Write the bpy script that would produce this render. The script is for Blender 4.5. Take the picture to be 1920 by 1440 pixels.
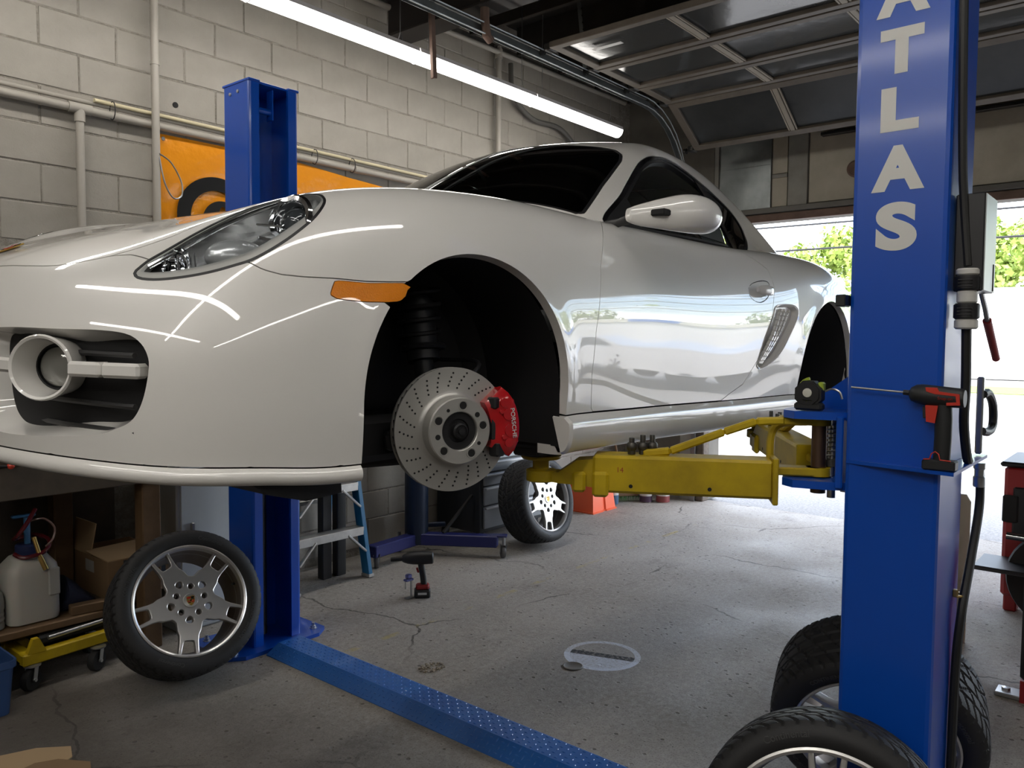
import bpy, bmesh, math, random
import numpy as np
from math import sin, cos, pi, radians, atan2, hypot
from mathutils import Vector, Matrix
for _o in list(bpy.data.objects): bpy.data.objects.remove(_o, do_unlink=True)
scene = bpy.context.scene
COL = scene.collection
# ---------------------------------------------------------------- camera
cam_d = bpy.data.cameras.new('camera'); cam = bpy.data.objects.new('camera', cam_d); COL.objects.link(cam)
cam_d.sensor_width = 36; cam_d.lens = 1502/1920*36; cam_d.clip_start = .05; cam_d.clip_end = 500
_a, _p, _r = radians(39.9), radians(3.05), radians(.45)
_F = Vector((cos(_a)*cos(_p), sin(_a)*cos(_p), -sin(_p)))
_R0 = Vector((sin(_a), -cos(_a), 0)); _U0 = _R0.cross(_F)
_R = _R0*cos(_r)+_U0*sin(_r); _U = _U0*cos(_r)-_R0*sin(_r)
cam.matrix_world = Matrix(((_R.x, _U.x, -_F.x, 0), (_R.y, _U.y, -_F.y, 0), (_R.z, _U.z, -_F.z, 1.6), (0, 0, 0, 1)))
scene.camera = cam
# ---------------------------------------------------------------- view, sky, sun
scene.view_settings.view_transform = 'Standard'; scene.view_settings.look = 'None'
scene.view_settings.gamma = 1; scene.view_settings.use_curve_mapping = False
scene.view_settings.exposure = 0.0
scene.cycles.max_bounces = 8; scene.cycles.diffuse_bounces = 4; scene.cycles.glossy_bounces = 4; scene.cycles.transmission_bounces = 4; scene.cycles.transparent_max_bounces = 8; scene.cycles.caustics_reflective = False; scene.cycles.caustics_refractive = False
world = bpy.data.worlds.new('world'); scene.world = world; world.use_nodes = True
_n = world.node_tree.nodes; _l = world.node_tree.links
_bg = _n['Background']
_sky = _n.new('ShaderNodeTexSky'); _sky.sky_type = 'NISHITA'; _sky.sun_disc = False
_sky.sun_elevation = radians(52); _sky.sun_rotation = radians(200); _sky.air_density = 1.0; _sky.dust_density = 2.0; _sky.ozone_density = 1.5
# broken white clouds over the blue
_tc = _n.new('ShaderNodeTexCoord'); _mp = _n.new('ShaderNodeMapping'); _mp.inputs['Scale'].default_value = (1, 1, 2.6)
_nz = _n.new('ShaderNodeTexNoise'); _nz.inputs['Scale'].default_value = 2.6; _nz.inputs['Detail'].default_value = 7; _nz.inputs['Roughness'].default_value = .55
_cr = _n.new('ShaderNodeValToRGB'); _cr.color_ramp.elements[0].position = .44; _cr.color_ramp.elements[1].position = .66
_mx = _n.new('ShaderNodeMixRGB'); _mx.inputs[2].default_value = (11, 11, 11.2, 1)
_l.new(_tc.outputs['Generated'], _mp.inputs['Vector']); _l.new(_mp.outputs[0], _nz.inputs['Vector']); _l.new(_nz.outputs['Fac'], _cr.inputs[0])
_l.new(_cr.outputs[0], _mx.inputs[0]); _l.new(_sky.outputs[0], _mx.inputs[1]); _l.new(_mx.outputs[0], _bg.inputs[0])
_bg.inputs['Strength'].default_value = 1.05
sun_d = bpy.data.lights.new('sun', 'SUN'); sun_d.energy = 12.0; sun_d.angle = radians(.6); sun_d.color = (1, .95, .86)
sun = bpy.data.objects.new('sun', sun_d); COL.objects.link(sun)
sun.rotation_euler = Vector((-.34, -.46, .82)).to_track_quat('Z', 'Y').to_euler()
# ---------------------------------------------------------------- materials
MATS = {}
def _set(bs, **kw):
    for k, v in kw.items():
        k = k.replace('_', ' ').title().replace('Ior', 'IOR')
        if k in bs.inputs:
            bs.inputs[k].default_value = tuple(v)+(1,) if isinstance(v, (tuple, list)) and len(v) == 3 else v
def lin(r, g, b):
    f = lambda c: (c/255/12.92) if c/255 <= .04045 else ((c/255+.055)/1.055)**2.4
    return (f(r), f(g), f(b))
def mat(name, color=(.5, .5, .5), rough=.5, metal=0., noise=None, bump=None, **kw):
    """principled material; noise=(scale, amount, second colour) mottles the colour, bump=(scale, strength, distance)"""
    if name in MATS: return MATS[name]
    m = bpy.data.materials.new(name); m.use_nodes = True; nt = m.node_tree; bs = nt.nodes['Principled BSDF']
    _set(bs, base_color=color, roughness=rough, metallic=metal, **kw)
    tc = nt.nodes.new('ShaderNodeTexCoord')
    if noise:
        nz = nt.nodes.new('ShaderNodeTexNoise'); nz.inputs['Scale'].default_value = noise[0]; nz.inputs['Detail'].default_value = 6; nz.inputs['Roughness'].default_value = .6
        cr = nt.nodes.new('ShaderNodeValToRGB'); cr.color_ramp.elements[0].position = .5-noise[1]/2; cr.color_ramp.elements[1].position = .5+noise[1]/2
        cr.color_ramp.elements[0].color = tuple(color)+(1,); cr.color_ramp.elements[1].color = tuple(noise[2])+(1,)
        nt.links.new(tc.outputs['Object'], nz.inputs['Vector']); nt.links.new(nz.outputs['Fac'], cr.inputs[0]); nt.links.new(cr.outputs[0], bs.inputs['Base Color'])
    if bump:
        nb = nt.nodes.new('ShaderNodeTexNoise'); nb.inputs['Scale'].default_value = bump[0]; nb.inputs['Detail'].default_value = 5
        bp = nt.nodes.new('ShaderNodeBump'); bp.inputs['Strength'].default_value = bump[1]; bp.inputs['Distance'].default_value = bump[2] if len(bump) > 2 else .01
        nt.links.new(tc.outputs['Object'], nb.inputs['Vector']); nt.links.new(nb.outputs['Fac'], bp.inputs['Height']); nt.links.new(bp.outputs[0], bs.inputs['Normal'])
    MATS[name] = m; return m
def emit(name, color, strength):
    if name in MATS: return MATS[name]
    m = bpy.data.materials.new(name); m.use_nodes = True; nt = m.node_tree; bs = nt.nodes['Principled BSDF']
    _set(bs, base_color=(.8, .8, .8), emission_color=color, emission_strength=strength, roughness=.4)
    MATS[name] = m; return m
def pane(name, tint=(1, 1, 1), refl=1.0, rough=.0, mixmin=.0, ior=1.5):
    """thin sheet of glass: see-through with a fresnel reflection"""
    if name in MATS: return MATS[name]
    m = bpy.data.materials.new(name); m.use_nodes = True; nt = m.node_tree; N = nt.nodes; L = nt.links
    N.remove(N['Principled BSDF']); out = N['Material Output']
    tr = N.new('ShaderNodeBsdfTransparent'); tr.inputs[0].default_value = tuple(tint)+(1,)
    gl = N.new('ShaderNodeBsdfGlossy'); gl.inputs['Roughness'].default_value = rough
    fr = N.new('ShaderNodeFresnel'); fr.inputs['IOR'].default_value = ior
    mx = N.new('ShaderNodeMixShader'); L.new(fr.outputs[0], mx.inputs[0]); L.new(tr.outputs[0], mx.inputs[1]); L.new(gl.outputs[0], mx.inputs[2]); L.new(mx.outputs[0], out.inputs[0])
    MATS[name] = m; return m
# ---------------------------------------------------------------- mesh builder
def rnd(seed): return random.Random(seed)
def frame_from(d):
    d = Vector(d).normalized(); u = Vector((0, 0, 1)) if abs(d.z) < .95 else Vector((1, 0, 0))
    x = u.cross(d).normalized(); y = d.cross(x); return x, y, d
class MB:
    """collects shapes and links them as ONE mesh object"""
    def __init__(s): s.v = []; s.f = []; s.m = []; s.mi = 0
    def add(s, vs, fs):
        b = len(s.v); s.v += [tuple(p) for p in vs]; s.f += [tuple(i+b for i in f) for f in fs]; s.m += [s.mi]*len(fs); return s
    def box(s, c, d, ch=0., R=None):
        """box with chamfered edges: centre, full size, chamfer"""
        hx, hy, hz = d[0]/2, d[1]/2, d[2]/2; ch = min(ch, hx*.9, hy*.9, hz*.9); vs = []; fs = []
        if ch <= 0:
            vs = [Vector((x, y, z)) for x in (-hx, hx) for y in (-hy, hy) for z in (-hz, hz)]
            fs = [(0, 1, 3, 2), (4, 6, 7, 5), (0, 4, 5, 1), (2, 3, 7, 6), (0, 2, 6, 4), (1, 5, 7, 3)]
        else:
            idx = {}
            for sx in (-1, 1):
                for sy in (-1, 1):
                    for sz in (-1, 1):
                        for ax in range(3):
                            p = [sx*(hx-ch), sy*(hy-ch), sz*(hz-ch)]; p[ax] = (sx*hx, sy*hy, sz*hz)[ax]
                            idx[(sx, sy, sz, ax)] = len(vs); vs.append(Vector(p))
            S = (-1, 1)
            for ax in range(3):
                o = [a for a in range(3) if a != ax]
                for q in S:
                    f = []
                    for a, b in ((-1, -1), (1, -1), (1, 1), (-1, 1)):
                        k = [0, 0, 0]; k[ax] = q; k[o[0]] = a; k[o[1]] = b; f.append(idx[(*k, ax)])
                    if (q > 0) != (ax == 1): fs.append(tuple(f))
                    else: fs.append(tuple(reversed(f)))
            for ax in range(3):
                o = [a for a in range(3) if a != ax]
                for a in S:
                    for b in S:
                        k0 = [0, 0, 0]; k0[o[0]] = a; k0[o[1]] = b; k1 = k0[:]; k0[ax] = -1; k1[ax] = 1
                        f = [idx[(*k0, o[0])], idx[(*k1, o[0])], idx[(*k1, o[1])], idx[(*k0, o[1])]]
                        fs.append(tuple(f))
            for sx in S:
                for sy in S:
                    for sz in S: fs.append((idx[(sx, sy, sz, 0)], idx[(sx, sy, sz, 1)], idx[(sx, sy, sz, 2)]))
            fixed = []
            for f in fs:
                n = (vs[f[1]]-vs[f[0]]).cross(vs[f[2]]-vs[f[0]]); cc = sum((vs[i] for i in f), Vector())/len(f)
                fixed.append(f if n.dot(cc) >= 0 else tuple(reversed(f)))
            fs = fixed
        c = Vector(c)
        if R is not None: vs = [R @ p for p in vs]
        return s.add([p+c for p in vs], fs)
    def bar(s, a, b, w, h, ch=0., up=None):
        """box running from a to b, width w, height h"""
        a = Vector(a); b = Vector(b); d = (b-a).normalized(); u = Vector(up) if up else (Vector((0, 0, 1)) if abs(d.z) < .95 else Vector((1, 0, 0)))
        y = u.cross(d).normalized(); z = d.cross(y); R = Matrix((d, y, z)).transposed()
        return s.box((a+b)/2, ((b-a).length, w, h), ch, R)
    def loft(s, rings, cap0=True, cap1=True, closed=True):
        n = len(rings[0]); vs = [p for r in rings for p in r]; fs = []
        for i in range(len(rings)-1):
            for j in range(n if closed else n-1):
                k = (j+1) % n; fs.append((i*n+j, i*n+k, (i+1)*n+k, (i+1)*n+j))
        if cap0: fs.append(tuple(reversed(range(n))))
        if cap1: fs.append(tuple((len(rings)-1)*n+j for j in range(n)))
        return s.add(vs, fs)
    def cyl(s, a, b, r, r2=None, n=20, cap=True):
        a = Vector(a); b = Vector(b); x, y, d = frame_from(b-a); r2 = r if r2 is None else r2
        R = lambda c, q: [c+x*(q*cos(2*pi*k/n))+y*(q*sin(2*pi*k/n)) for k in range(n)]
        return s.loft([R(a, r), R(b, r2)], cap, cap)
    def lathe(s, prof, o=(0, 0, 0), ax=(0, 0, 1), n=32, cap0=True, cap1=True):
        """profile [(radius, height)] turned round an axis"""
        o = Vector(o); x, y, d = frame_from(ax)
        return s.loft([[o+d*h+x*(max(r, 1e-4)*cos(2*pi*k/n))+y*(max(r, 1e-4)*sin(2*pi*k/n)) for k in range(n)] for r, h in prof], cap0, cap1)
    def tube(s, pts, r, n=10, cap=True, closed=False):
        pts = [Vector(p) for p in pts]; rings = []; px = None; m = len(pts)
        rr = r if isinstance(r, (list, tuple)) else [r]*m
        for i, p in enumerate(pts):
            a = pts[i-1] if (i > 0 or closed) else p; b = pts[(i+1) % m] if (i < m-1 or closed) else p
            d = (b-a).normalized()
            if px is None: x, y, d = frame_from(d)
            else: x = (px-d*px.dot(d)).normalized(); y = d.cross(x)
            px = x; rings.append([p+x*(rr[i]*cos(2*pi*k/n))+y*(rr[i]*sin(2*pi*k/n)) for k in range(n)])
        if closed: rings.append(rings[0]); cap = False
        return s.loft(rings, cap, cap)
    def prism(s, poly, o, u, v, w, t, ch=0.):
        """polygon [(a,b)] in plane (o,u,v) extruded t along w, chamfered front edge"""
        o, u, v, w = Vector(o), Vector(u), Vector(v), Vector(w)
        rings = [[o+u*a+v*b for a, b in poly]]
        if ch > 0:
            cx = sum(a for a, b in poly)/len(poly); cy = sum(b for a, b in poly)/len(poly)
            sz = max(max(abs(a-cx), abs(b-cy)) for a, b in poly); k = 1-ch/sz
            rings += [[o+u*a+v*b+w*(t-ch) for a, b in poly], [o+u*(cx+(a-cx)*k)+v*(cy+(b-cy)*k)+w*t for a, b in poly]]
        else: rings.append([o+u*a+v*b+w*t for a, b in poly])
        return s.loft(rings)
    def sphere(s, c, r, n=16, m=10, sc=(1, 1, 1), R=None):
        c = Vector(c); rings = []
        for i in range(m+1):
            t = pi*i/m; ring = []
            for k in range(n):
                p = Vector((max(sin(t), 1e-3)*cos(2*pi*k/n)*r*sc[0], max(sin(t), 1e-3)*sin(2*pi*k/n)*r*sc[1], -cos(t)*r*sc[2]))
                ring.append(c+(R @ p if R else p))
            rings.append(ring)
        return s.loft(rings)
    def build(s, name, material, parent=None, world=True, smooth=35, cen=False, recalc=True):
        me = bpy.data.meshes.new(name); off = Vector((0, 0, 0))
        if parent is not None and world: off = parent['_o'] if False else parent.location.copy()
        me.from_pydata([tuple(Vector(p)-off) for p in s.v], [], s.f)
        ms = material if isinstance(material, (list, tuple)) else [material]
        for m in ms: me.materials.append(m)
        if len(ms) > 1: me.polygons.foreach_set('material_index', s.m)
        if recalc:
            bm = bmesh.new(); bm.from_mesh(me); bmesh.ops.recalc_face_normals(bm, faces=bm.faces); bm.to_mesh(me); bm.free()
        if smooth:
            me.polygons.foreach_set('use_smooth', [True]*len(me.polygons)); me.set_sharp_from_angle(angle=radians(smooth))
        me.update()
        o = bpy.data.objects.new(name, me); COL.objects.link(o)
        if parent is not None: o.parent = parent
        return o
def sub(mb, name, material, part, **kw):
    """a sub-part: child of a part that itself sits at its thing's origin (same local space)"""
    root = part.parent; off = root.location.copy() if root else Vector()
    mb.v = [tuple(Vector(p)-off) for p in mb.v]
    return mb.build(name, material, part, world=False, **kw)
def tag(o, label=None, cat=None, group=None, kind=None):
    if label: o['label'] = label
    if cat: o['category'] = cat
    if group: o['group'] = group
    if kind: o['kind'] = kind
    return o
def thing(name, label, cat, loc=(0, 0, 0), group=None):
    o = bpy.data.objects.new(name, None); COL.objects.link(o); o.location = loc; o.empty_display_size = .1
    return tag(o, label, cat, group)
def copy_tree(o, parent=None):
    c = o.copy(); COL.objects.link(c); c.parent = parent
    for ch in [x for x in bpy.data.objects if x.parent == o]: copy_tree(ch, c)
    return c
def struct(o): o['kind'] = 'structure'; return o
def crom(P, n=8, closed=True):
    """Catmull-Rom through 2-D/3-D points"""
    P = np.asarray(P, float); m = len(P); out = []
    for i in range(m if closed else m-1):
        if closed: a, b, c, d = P[(i-1) % m], P[i], P[(i+1) % m], P[(i+2) % m]
        else: a, b, c, d = P[max(i-1, 0)], P[i], P[i+1], P[min(i+2, m-1)]
        for k in range(n):
            t = k/n; out.append(.5*((2*b)+(c-a)*t+(2*a-5*b+4*c-d)*t*t+(3*b-3*c+d-a)*t**3))
    if not closed: out.append(P[-1])
    return np.array(out)
def text_mesh(body, size, depth, bold=0.):
    """word outlines turned into a flat extruded mesh, centred; returns vertices and faces"""
    cu = bpy.data.curves.new('t', 'FONT'); cu.body = body; cu.size = size; cu.extrude = depth; cu.offset = bold; cu.align_x = 'CENTER'; cu.align_y = 'CENTER'
    ob = bpy.data.objects.new('t', cu); COL.objects.link(ob); dg = bpy.context.evaluated_depsgraph_get(); dg.update()
    me = bpy.data.meshes.new_from_object(ob.evaluated_get(dg)); vs = [v.co.copy() for v in me.vertices]; fs = [tuple(p.vertices) for p in me.polygons]
    bpy.data.objects.remove(ob, do_unlink=True); bpy.data.curves.remove(cu); bpy.data.meshes.remove(me)
    return vs, fs
# ---------------------------------------------------------------- car surface (car space: x back, y outwards, z up)
def nspline(t, P, tt):
    """natural cubic spline through P at knots t, evaluated at tt (first axis)"""
    P = np.asarray(P, float); n = len(t); h = np.diff(t)
    A = np.zeros((n, n)); B = np.zeros(P.shape); A[0, 0] = A[-1, -1] = 1
    for i in range(1, n-1):
        A[i, i-1] = h[i-1]; A[i, i] = 2*(h[i-1]+h[i]); A[i, i+1] = h[i]
        B[i] = 6*((P[i+1]-P[i])/h[i]-(P[i]-P[i-1])/h[i-1])
    M = np.linalg.solve(A, B.reshape(n, -1)).reshape(P.shape)
    k = np.clip(np.searchsorted(t, tt, side='right')-1, 0, n-2)
    sh = (-1,)+(1,)*(P.ndim-1)
    hk = h[k].reshape(sh); a = ((t[k+1]-tt).reshape(sh))/hk; b = ((tt-t[k]).reshape(sh))/hk
    return a*P[k]+b*P[k+1]+((a**3-a)*M[k]+(b**3-b)*M[k+1])*hk**2/6
def knots(P, axis):
    d = np.linalg.norm(np.diff(P, axis=axis), axis=-1)
    d = np.sqrt(d).mean(axis=1-axis)
    return np.concatenate([[0], np.cumsum(d)])
def spread(t, n):
    return np.concatenate([np.linspace(t[i], t[i+1], n, endpoint=False) for i in range(len(t)-1)]+[[t[-1]]])
def patch(P, nu, nv):
    P = np.asarray(P, float); tu = knots(P, 0); tv = knots(P, 1)
    Q = nspline(tu, P, spread(tu, nu))
    Q = nspline(tv, Q.transpose(1, 0, 2), spread(tv, nv)).transpose(1, 0, 2)
    return Q
# control net: stations (nose centre -> tail) x rows (hood centre -> lower seam)
def row(xs, ys, zs): return list(zip(xs, ys, zs))
NET = [
 row([.150,.098,.058,.032,.012,.000,.000,.006,.016],[0]*9,[.680,.648,.612,.573,.527,.470,.400,.300,.228]),
 row([.30,.205,.128,.082,.052,.031,.028,.032,.040],[0,.14,.22,.265,.285,.292,.294,.294,.292],[.730,.695,.652,.605,.550,.475,.400,.300,.228]),
 row([.48,.37,.255,.182,.135,.102,.094,.096,.102],[0,.23,.38,.465,.505,.525,.532,.532,.528],[.783,.752,.698,.645,.576,.482,.400,.300,.226]),
 row([.68,.57,.42,.335,.255,.210,.198,.198,.202],[0,.26,.465,.595,.660,.692,.702,.702,.697],[.830,.807,.754,.724,.624,.497,.405,.300,.222]),
 row([.90,.81,.64,.525,.425,.368,.350,.346,.348],[0,.28,.50,.65,.742,.787,.795,.794,.788],[.868,.852,.810,.803,.712,.540,.420,.305,.218]),
 row([1.08,1.02,.86,.74,.635,.560,.540,.532,.530],[0,.29,.52,.672,.770,.828,.845,.845,.838],[.893,.880,.848,.850,.782,.620,.450,.320,.214]),
 row([1.24,1.21,1.08,.965,.905,.895,.892,.890,.890],[0,.30,.535,.685,.785,.845,.868,.868,.860],[.910,.898,.870,.875,.822,.705,.560,.400,.250]),
 row([1.37,1.36,1.28,1.21,1.18,1.18,1.18,1.18,1.18],[0,.30,.555,.69,.79,.850,.870,.866,.855],[.922,.910,.884,.888,.836,.715,.560,.415,.280]),
 row([1.50]*9,[0,.32,.58,.70,.79,.845,.864,.859,.848],[.90,.90,.886,.894,.846,.722,.565,.418,.284]),
 row([1.83]*9,[0,.34,.61,.712,.788,.836,.854,.849,.839],[.88,.88,.886,.898,.850,.728,.57,.42,.284]),
 row([2.20]*9,[0,.34,.625,.72,.793,.839,.857,.854,.844],[.88,.88,.890,.902,.852,.730,.57,.42,.284]),
 row([2.55]*9,[0,.34,.635,.735,.815,.857,.872,.866,.853],[.89,.89,.897,.907,.859,.738,.575,.42,.286]),
 row([2.85]*9,[0,.34,.635,.750,.840,.887,.898,.890,.870],[.90,.90,.902,.911,.866,.750,.58,.42,.29]),
 row([3.10]*9,[0,.34,.625,.755,.850,.898,.908,.902,.882],[.905,.905,.906,.917,.873,.757,.58,.42,.29]),
 row([3.36]*9,[0,.34,.605,.742,.842,.895,.908,.903,.885],[.91,.91,.908,.920,.876,.760,.58,.42,.29]),
 row([3.66]*9,[0,.33,.575,.71,.812,.872,.888,.882,.862],[.915,.915,.908,.902,.854,.737,.57,.42,.295]),
 row([3.92,3.93,3.94,3.95,3.95,3.96,3.96,3.95,3.94],[0,.32,.52,.645,.745,.812,.832,.826,.80],[.92,.918,.905,.87,.81,.69,.56,.42,.30]),
 row([4.06,4.09,4.12,4.15,4.17,4.18,4.19,4.18,4.16],[0,.24,.38,.47,.54,.60,.62,.61,.59],[.92,.915,.895,.855,.78,.665,.545,.42,.31]),
 row([4.20,4.24,4.27,4.30,4.315,4.33,4.34,4.33,4.30],[0]*9,[.918,.905,.875,.825,.75,.645,.54,.42,.32]),
]
NET = np.array(NET, float)
NET[8:12, 2:4, 2] -= .012
NET[:8, :, 2] -= np.array([.015, .010, .004, 0, 0, 0, 0, 0, 0])*np.linspace(.6, 1, 8)[:, None]
def arch_flare(Q):
    """slight swelling of the body side round the two wheel openings"""
    for cx, cz, r in ((.892, .335, .36), (3.31, .345, .372)):
        d = np.hypot(Q[..., 0]-cx, Q[..., 2]-cz)
        w = np.exp(-((d-r)/.045)**2)*(d > r-.2)*(Q[..., 1] > .5)
        Q[..., 1] += .007*w
    return Q
NU, NV = 16, 12
def body():
    return arch_flare(patch(NET, NU, NV))
# greenhouse: implicit section, meshed by rays in each cross-section
ZX = np.array([1.15,1.36,1.50,1.70,1.90,2.05,2.25,2.45,2.70,3.00,3.30,3.60,3.90,4.10,4.25])
ZZ = np.array([.79,.926,1.018,1.134,1.234,1.290,1.334,1.348,1.338,1.286,1.195,1.088,.976,.90,.84])
_zt = np.linspace(1.15, 4.25, 800); _zv = nspline(ZX, ZZ, _zt)
def Zc(x): return np.interp(x, _zt, _zv, left=.70, right=.80)
def sstep(a, b, x):
    t = np.clip((x-a)/(b-a), 0, 1); return t*t*(3-2*t)
YBX = np.array([1.0,1.6,2.0,2.4,2.7,3.0,3.4,3.8,4.3]); YBY = np.array([.74,.728,.738,.738,.712,.668,.60,.52,.40])
_yt = np.linspace(1.0, 4.3, 600); _yv = nspline(YBX, YBY, _yt)
def Fg(x, y, z):
    k = .55*(1-sstep(1.9, 2.5, x))+.05
    c = .02+.13*sstep(1.6, 2.3, x)
    zr = Zc(x-k*y*y)-c*y*y
    dz = z-.88
    ys = np.interp(x, _yt, _yv)-.40*dz-.30*dz*dz*np.sign(dz)
    ys = ys+sstep(2.70, 3.05, x)*.10*np.exp(-np.clip(z-.885, 0, 1)/.04)
    a = (zr-z)*.90; b = (ys-y)*.92
    kk = .085
    h = np.clip(.5+.5*(b-a)/kk, 0, 1)
    return b*(1-h)+a*h-kk*h*(1-h)
def greenhouse(nx=300, nt=120):
    xs = np.linspace(1.20, 4.22, nx); th = np.linspace(0, np.radians(88), nt)
    X, T = np.meshgrid(xs, th, indexing='ij'); z0 = .76
    lo = np.zeros_like(X); hi = np.full_like(X, 1.3)
    for _ in range(40):
        m = (lo+hi)/2; v = Fg(X, m*np.sin(T), z0+m*np.cos(T)); lo = np.where(v > 0, m, lo); hi = np.where(v > 0, hi, m)
    return np.stack([X, lo*np.sin(T), z0+lo*np.cos(T)], -1)
# ---------------------------------------------------------------- car
XC, YC, LIFT = .571, 2.185, 1.12
def c2w(P, side=1):
    P = np.asarray(P, float); W = np.empty_like(P)
    W[..., 0] = XC+P[..., 0]; W[..., 1] = YC-side*P[..., 1]; W[..., 2] = P[..., 2]+LIFT-.014*(P[..., 0]-.9)+.022*(.68-side*P[..., 1]); return W
def cw(x, y, z, side=1): return Vector(c2w(np.array([x, y, z]), side))
M_paint = mat('car_paint_white', (.74, .725, .69), .32, coat_weight=1.0, coat_roughness=.015, coat_ior=1.6)
M_blackpl = mat('black_plastic', (.012, .012, .013), .45)
M_gloss = mat('black_gloss_trim', (.006, .006, .007), .12)
M_dark = mat('underbody_black', (.008, .008, .009), .7)
M_gap = mat('panel_gap_black', (.01, .01, .01), .8)
M_tint = pane('tinted_glass', (.03, .035, .035), ior=1.6)
M_side = pane('side_glass', (.35, .40, .38))
M_lens = pane('headlight_cover', (.93, .95, .96), ior=1.45)
M_chrome = mat('reflector_chrome', (.82, .83, .85), .08, 1.0)
M_hsg = mat('headlight_housing', (.74, .75, .76), .22, .9)
M_rim = mat('headlight_rim_grey', (.42, .42, .40), .3, .0, coat_weight=.5)
M_amber = mat('amber_lens', (.80, .25, .01), .12, coat_weight=1.0, bump=(260, .5, .002))
M_iron = mat('cast_iron', (.03, .03, .032), .55, .5, bump=(60, .3, .003))
M_disc = mat('brake_disc_coating', (.50, .49, .46), .38, .55)
M_red = mat('caliper_red', (.50, .008, .012), .22, coat_weight=1.0)
M_silver = mat('letter_silver', (.75, .75, .74), .35, .2)
M_steel = mat('steel', (.35, .35, .35), .35, .9)
M_gold = mat('badge_gold', (.65, .42, .10), .3, .9)
M_seat = mat('seat_leather', (.010, .010, .011), .5)
car = thing('sports_car', 'white two-door sports coupe with no wheels, raised on the blue lift', 'car', (XC+2.2, YC, LIFT+.15))

def arch_field(V):
    out = np.full(len(V), 9.)
    for cx, cz, r in ((.892, .335, .36), (3.31, .345, .372)):
        d = np.hypot(V[:, 0]-cx, np.maximum(V[:, 2]-cz, 0)); out = np.minimum(out, np.where(V[:, 1] > .45, d-r, 9.))
    return out
class Surf:
    def __init__(s, P, outward):
        s.P = P; s.ni, s.nj = P.shape[:2]
        du = np.gradient(P, axis=0); dv = np.gradient(P, axis=1); N = np.cross(du, dv); N /= np.linalg.norm(N, axis=-1, keepdims=True)+1e-12
        sg = np.sign((N*(P-np.array(outward))).sum(-1, keepdims=True)); sg[sg == 0] = 1; N = N*sg
        m = np.abs(P[..., 1]) < 1e-4; N[m, 1] = 0; N /= np.linalg.norm(N, axis=-1, keepdims=True)+1e-12
        s.N = N; s.V = P.reshape(-1, 3); s.NN = N.reshape(-1, 3)
        k = np.arange(s.ni*s.nj).reshape(s.ni, s.nj); a, b, c, d = k[:-1, :-1], k[1:, :-1], k[1:, 1:], k[:-1, 1:]
        s.T = np.concatenate([np.stack([a, b, c], -1).reshape(-1, 3), np.stack([a, c, d], -1).reshape(-1, 3)])
        fn = np.cross(s.V[s.T[:, 1]]-s.V[s.T[:, 0]], s.V[s.T[:, 2]]-s.V[s.T[:, 0]]); flip = (fn*s.NN[s.T[:, 0]]).sum(1) < 0
        s.T[flip] = s.T[flip][:, ::-1]
    def setuv(s, su, sv):
        I, J = np.meshgrid(np.arange(s.ni), np.arange(s.nj), indexing='ij'); s.su, s.sv = su, sv
        s.UV = np.stack([I/su, J/sv], -1).reshape(-1, 2); return s
    def at(s, uv, what=None):
        A = s.P if what is None else what
        u = np.clip(np.asarray(uv)[..., 0]*s.su, 0, s.ni-1.001); v = np.clip(np.asarray(uv)[..., 1]*s.sv, 0, s.nj-1.001)
        i = u.astype(int); j = v.astype(int); a = (u-i)[..., None]; b = (v-j)[..., None]
        return A[i, j]*(1-a)*(1-b)+A[i+1, j]*a*(1-b)+A[i+1, j+1]*a*b+A[i, j+1]*(1-a)*b
    def field(s, uv):
        """signed distance (m) of every vertex to a closed curve given in uv; negative inside"""
        uv = np.asarray(uv); C3 = s.at(uv); A = C3; B = np.roll(C3, -1, 0); D = B-A; L = (D*D).sum(1)+1e-12
        lo = C3.min(0)-.12; hi = C3.max(0)+.12; near = ((s.V > lo) & (s.V < hi)).all(1)
        out = np.full(len(s.V), 1.0); idx = np.where(near)[0]
        for ch in np.array_split(idx, max(1, len(idx)//4000)):
            p = s.V[ch][:, None]; t = np.clip(((p-A)*D).sum(-1)/L, 0, 1); q = A+t[..., None]*D
            out[ch] = np.sqrt(((p-q)**2).sum(-1).min(1))
        x, y = s.UV[:, 0], s.UV[:, 1]; ins = np.zeros(len(x), bool)
        for (x0, y0), (x1, y1) in zip(uv, np.roll(uv, -1, 0)):
            if y0 == y1: continue
            c = ((y0 > y) != (y1 > y)) & (x < (x1-x0)*(y-y0)/(y1-y0)+x0); ins ^= c
        return np.where(ins, -out, out)
def clip_mesh(V, N, T, f):
    """keep the part of a triangle mesh where every field in f is < 0, cutting triangles on the zero lines"""
    if not isinstance(f, (list, tuple)): f = [f]
    A = np.concatenate([N]+[np.asarray(q)[:, None] for q in f], 1)
    for k in range(len(f)): V, A, T = clip_one(V, A, T, A[:, 3+k])
    return V, A[:, :3], T
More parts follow.
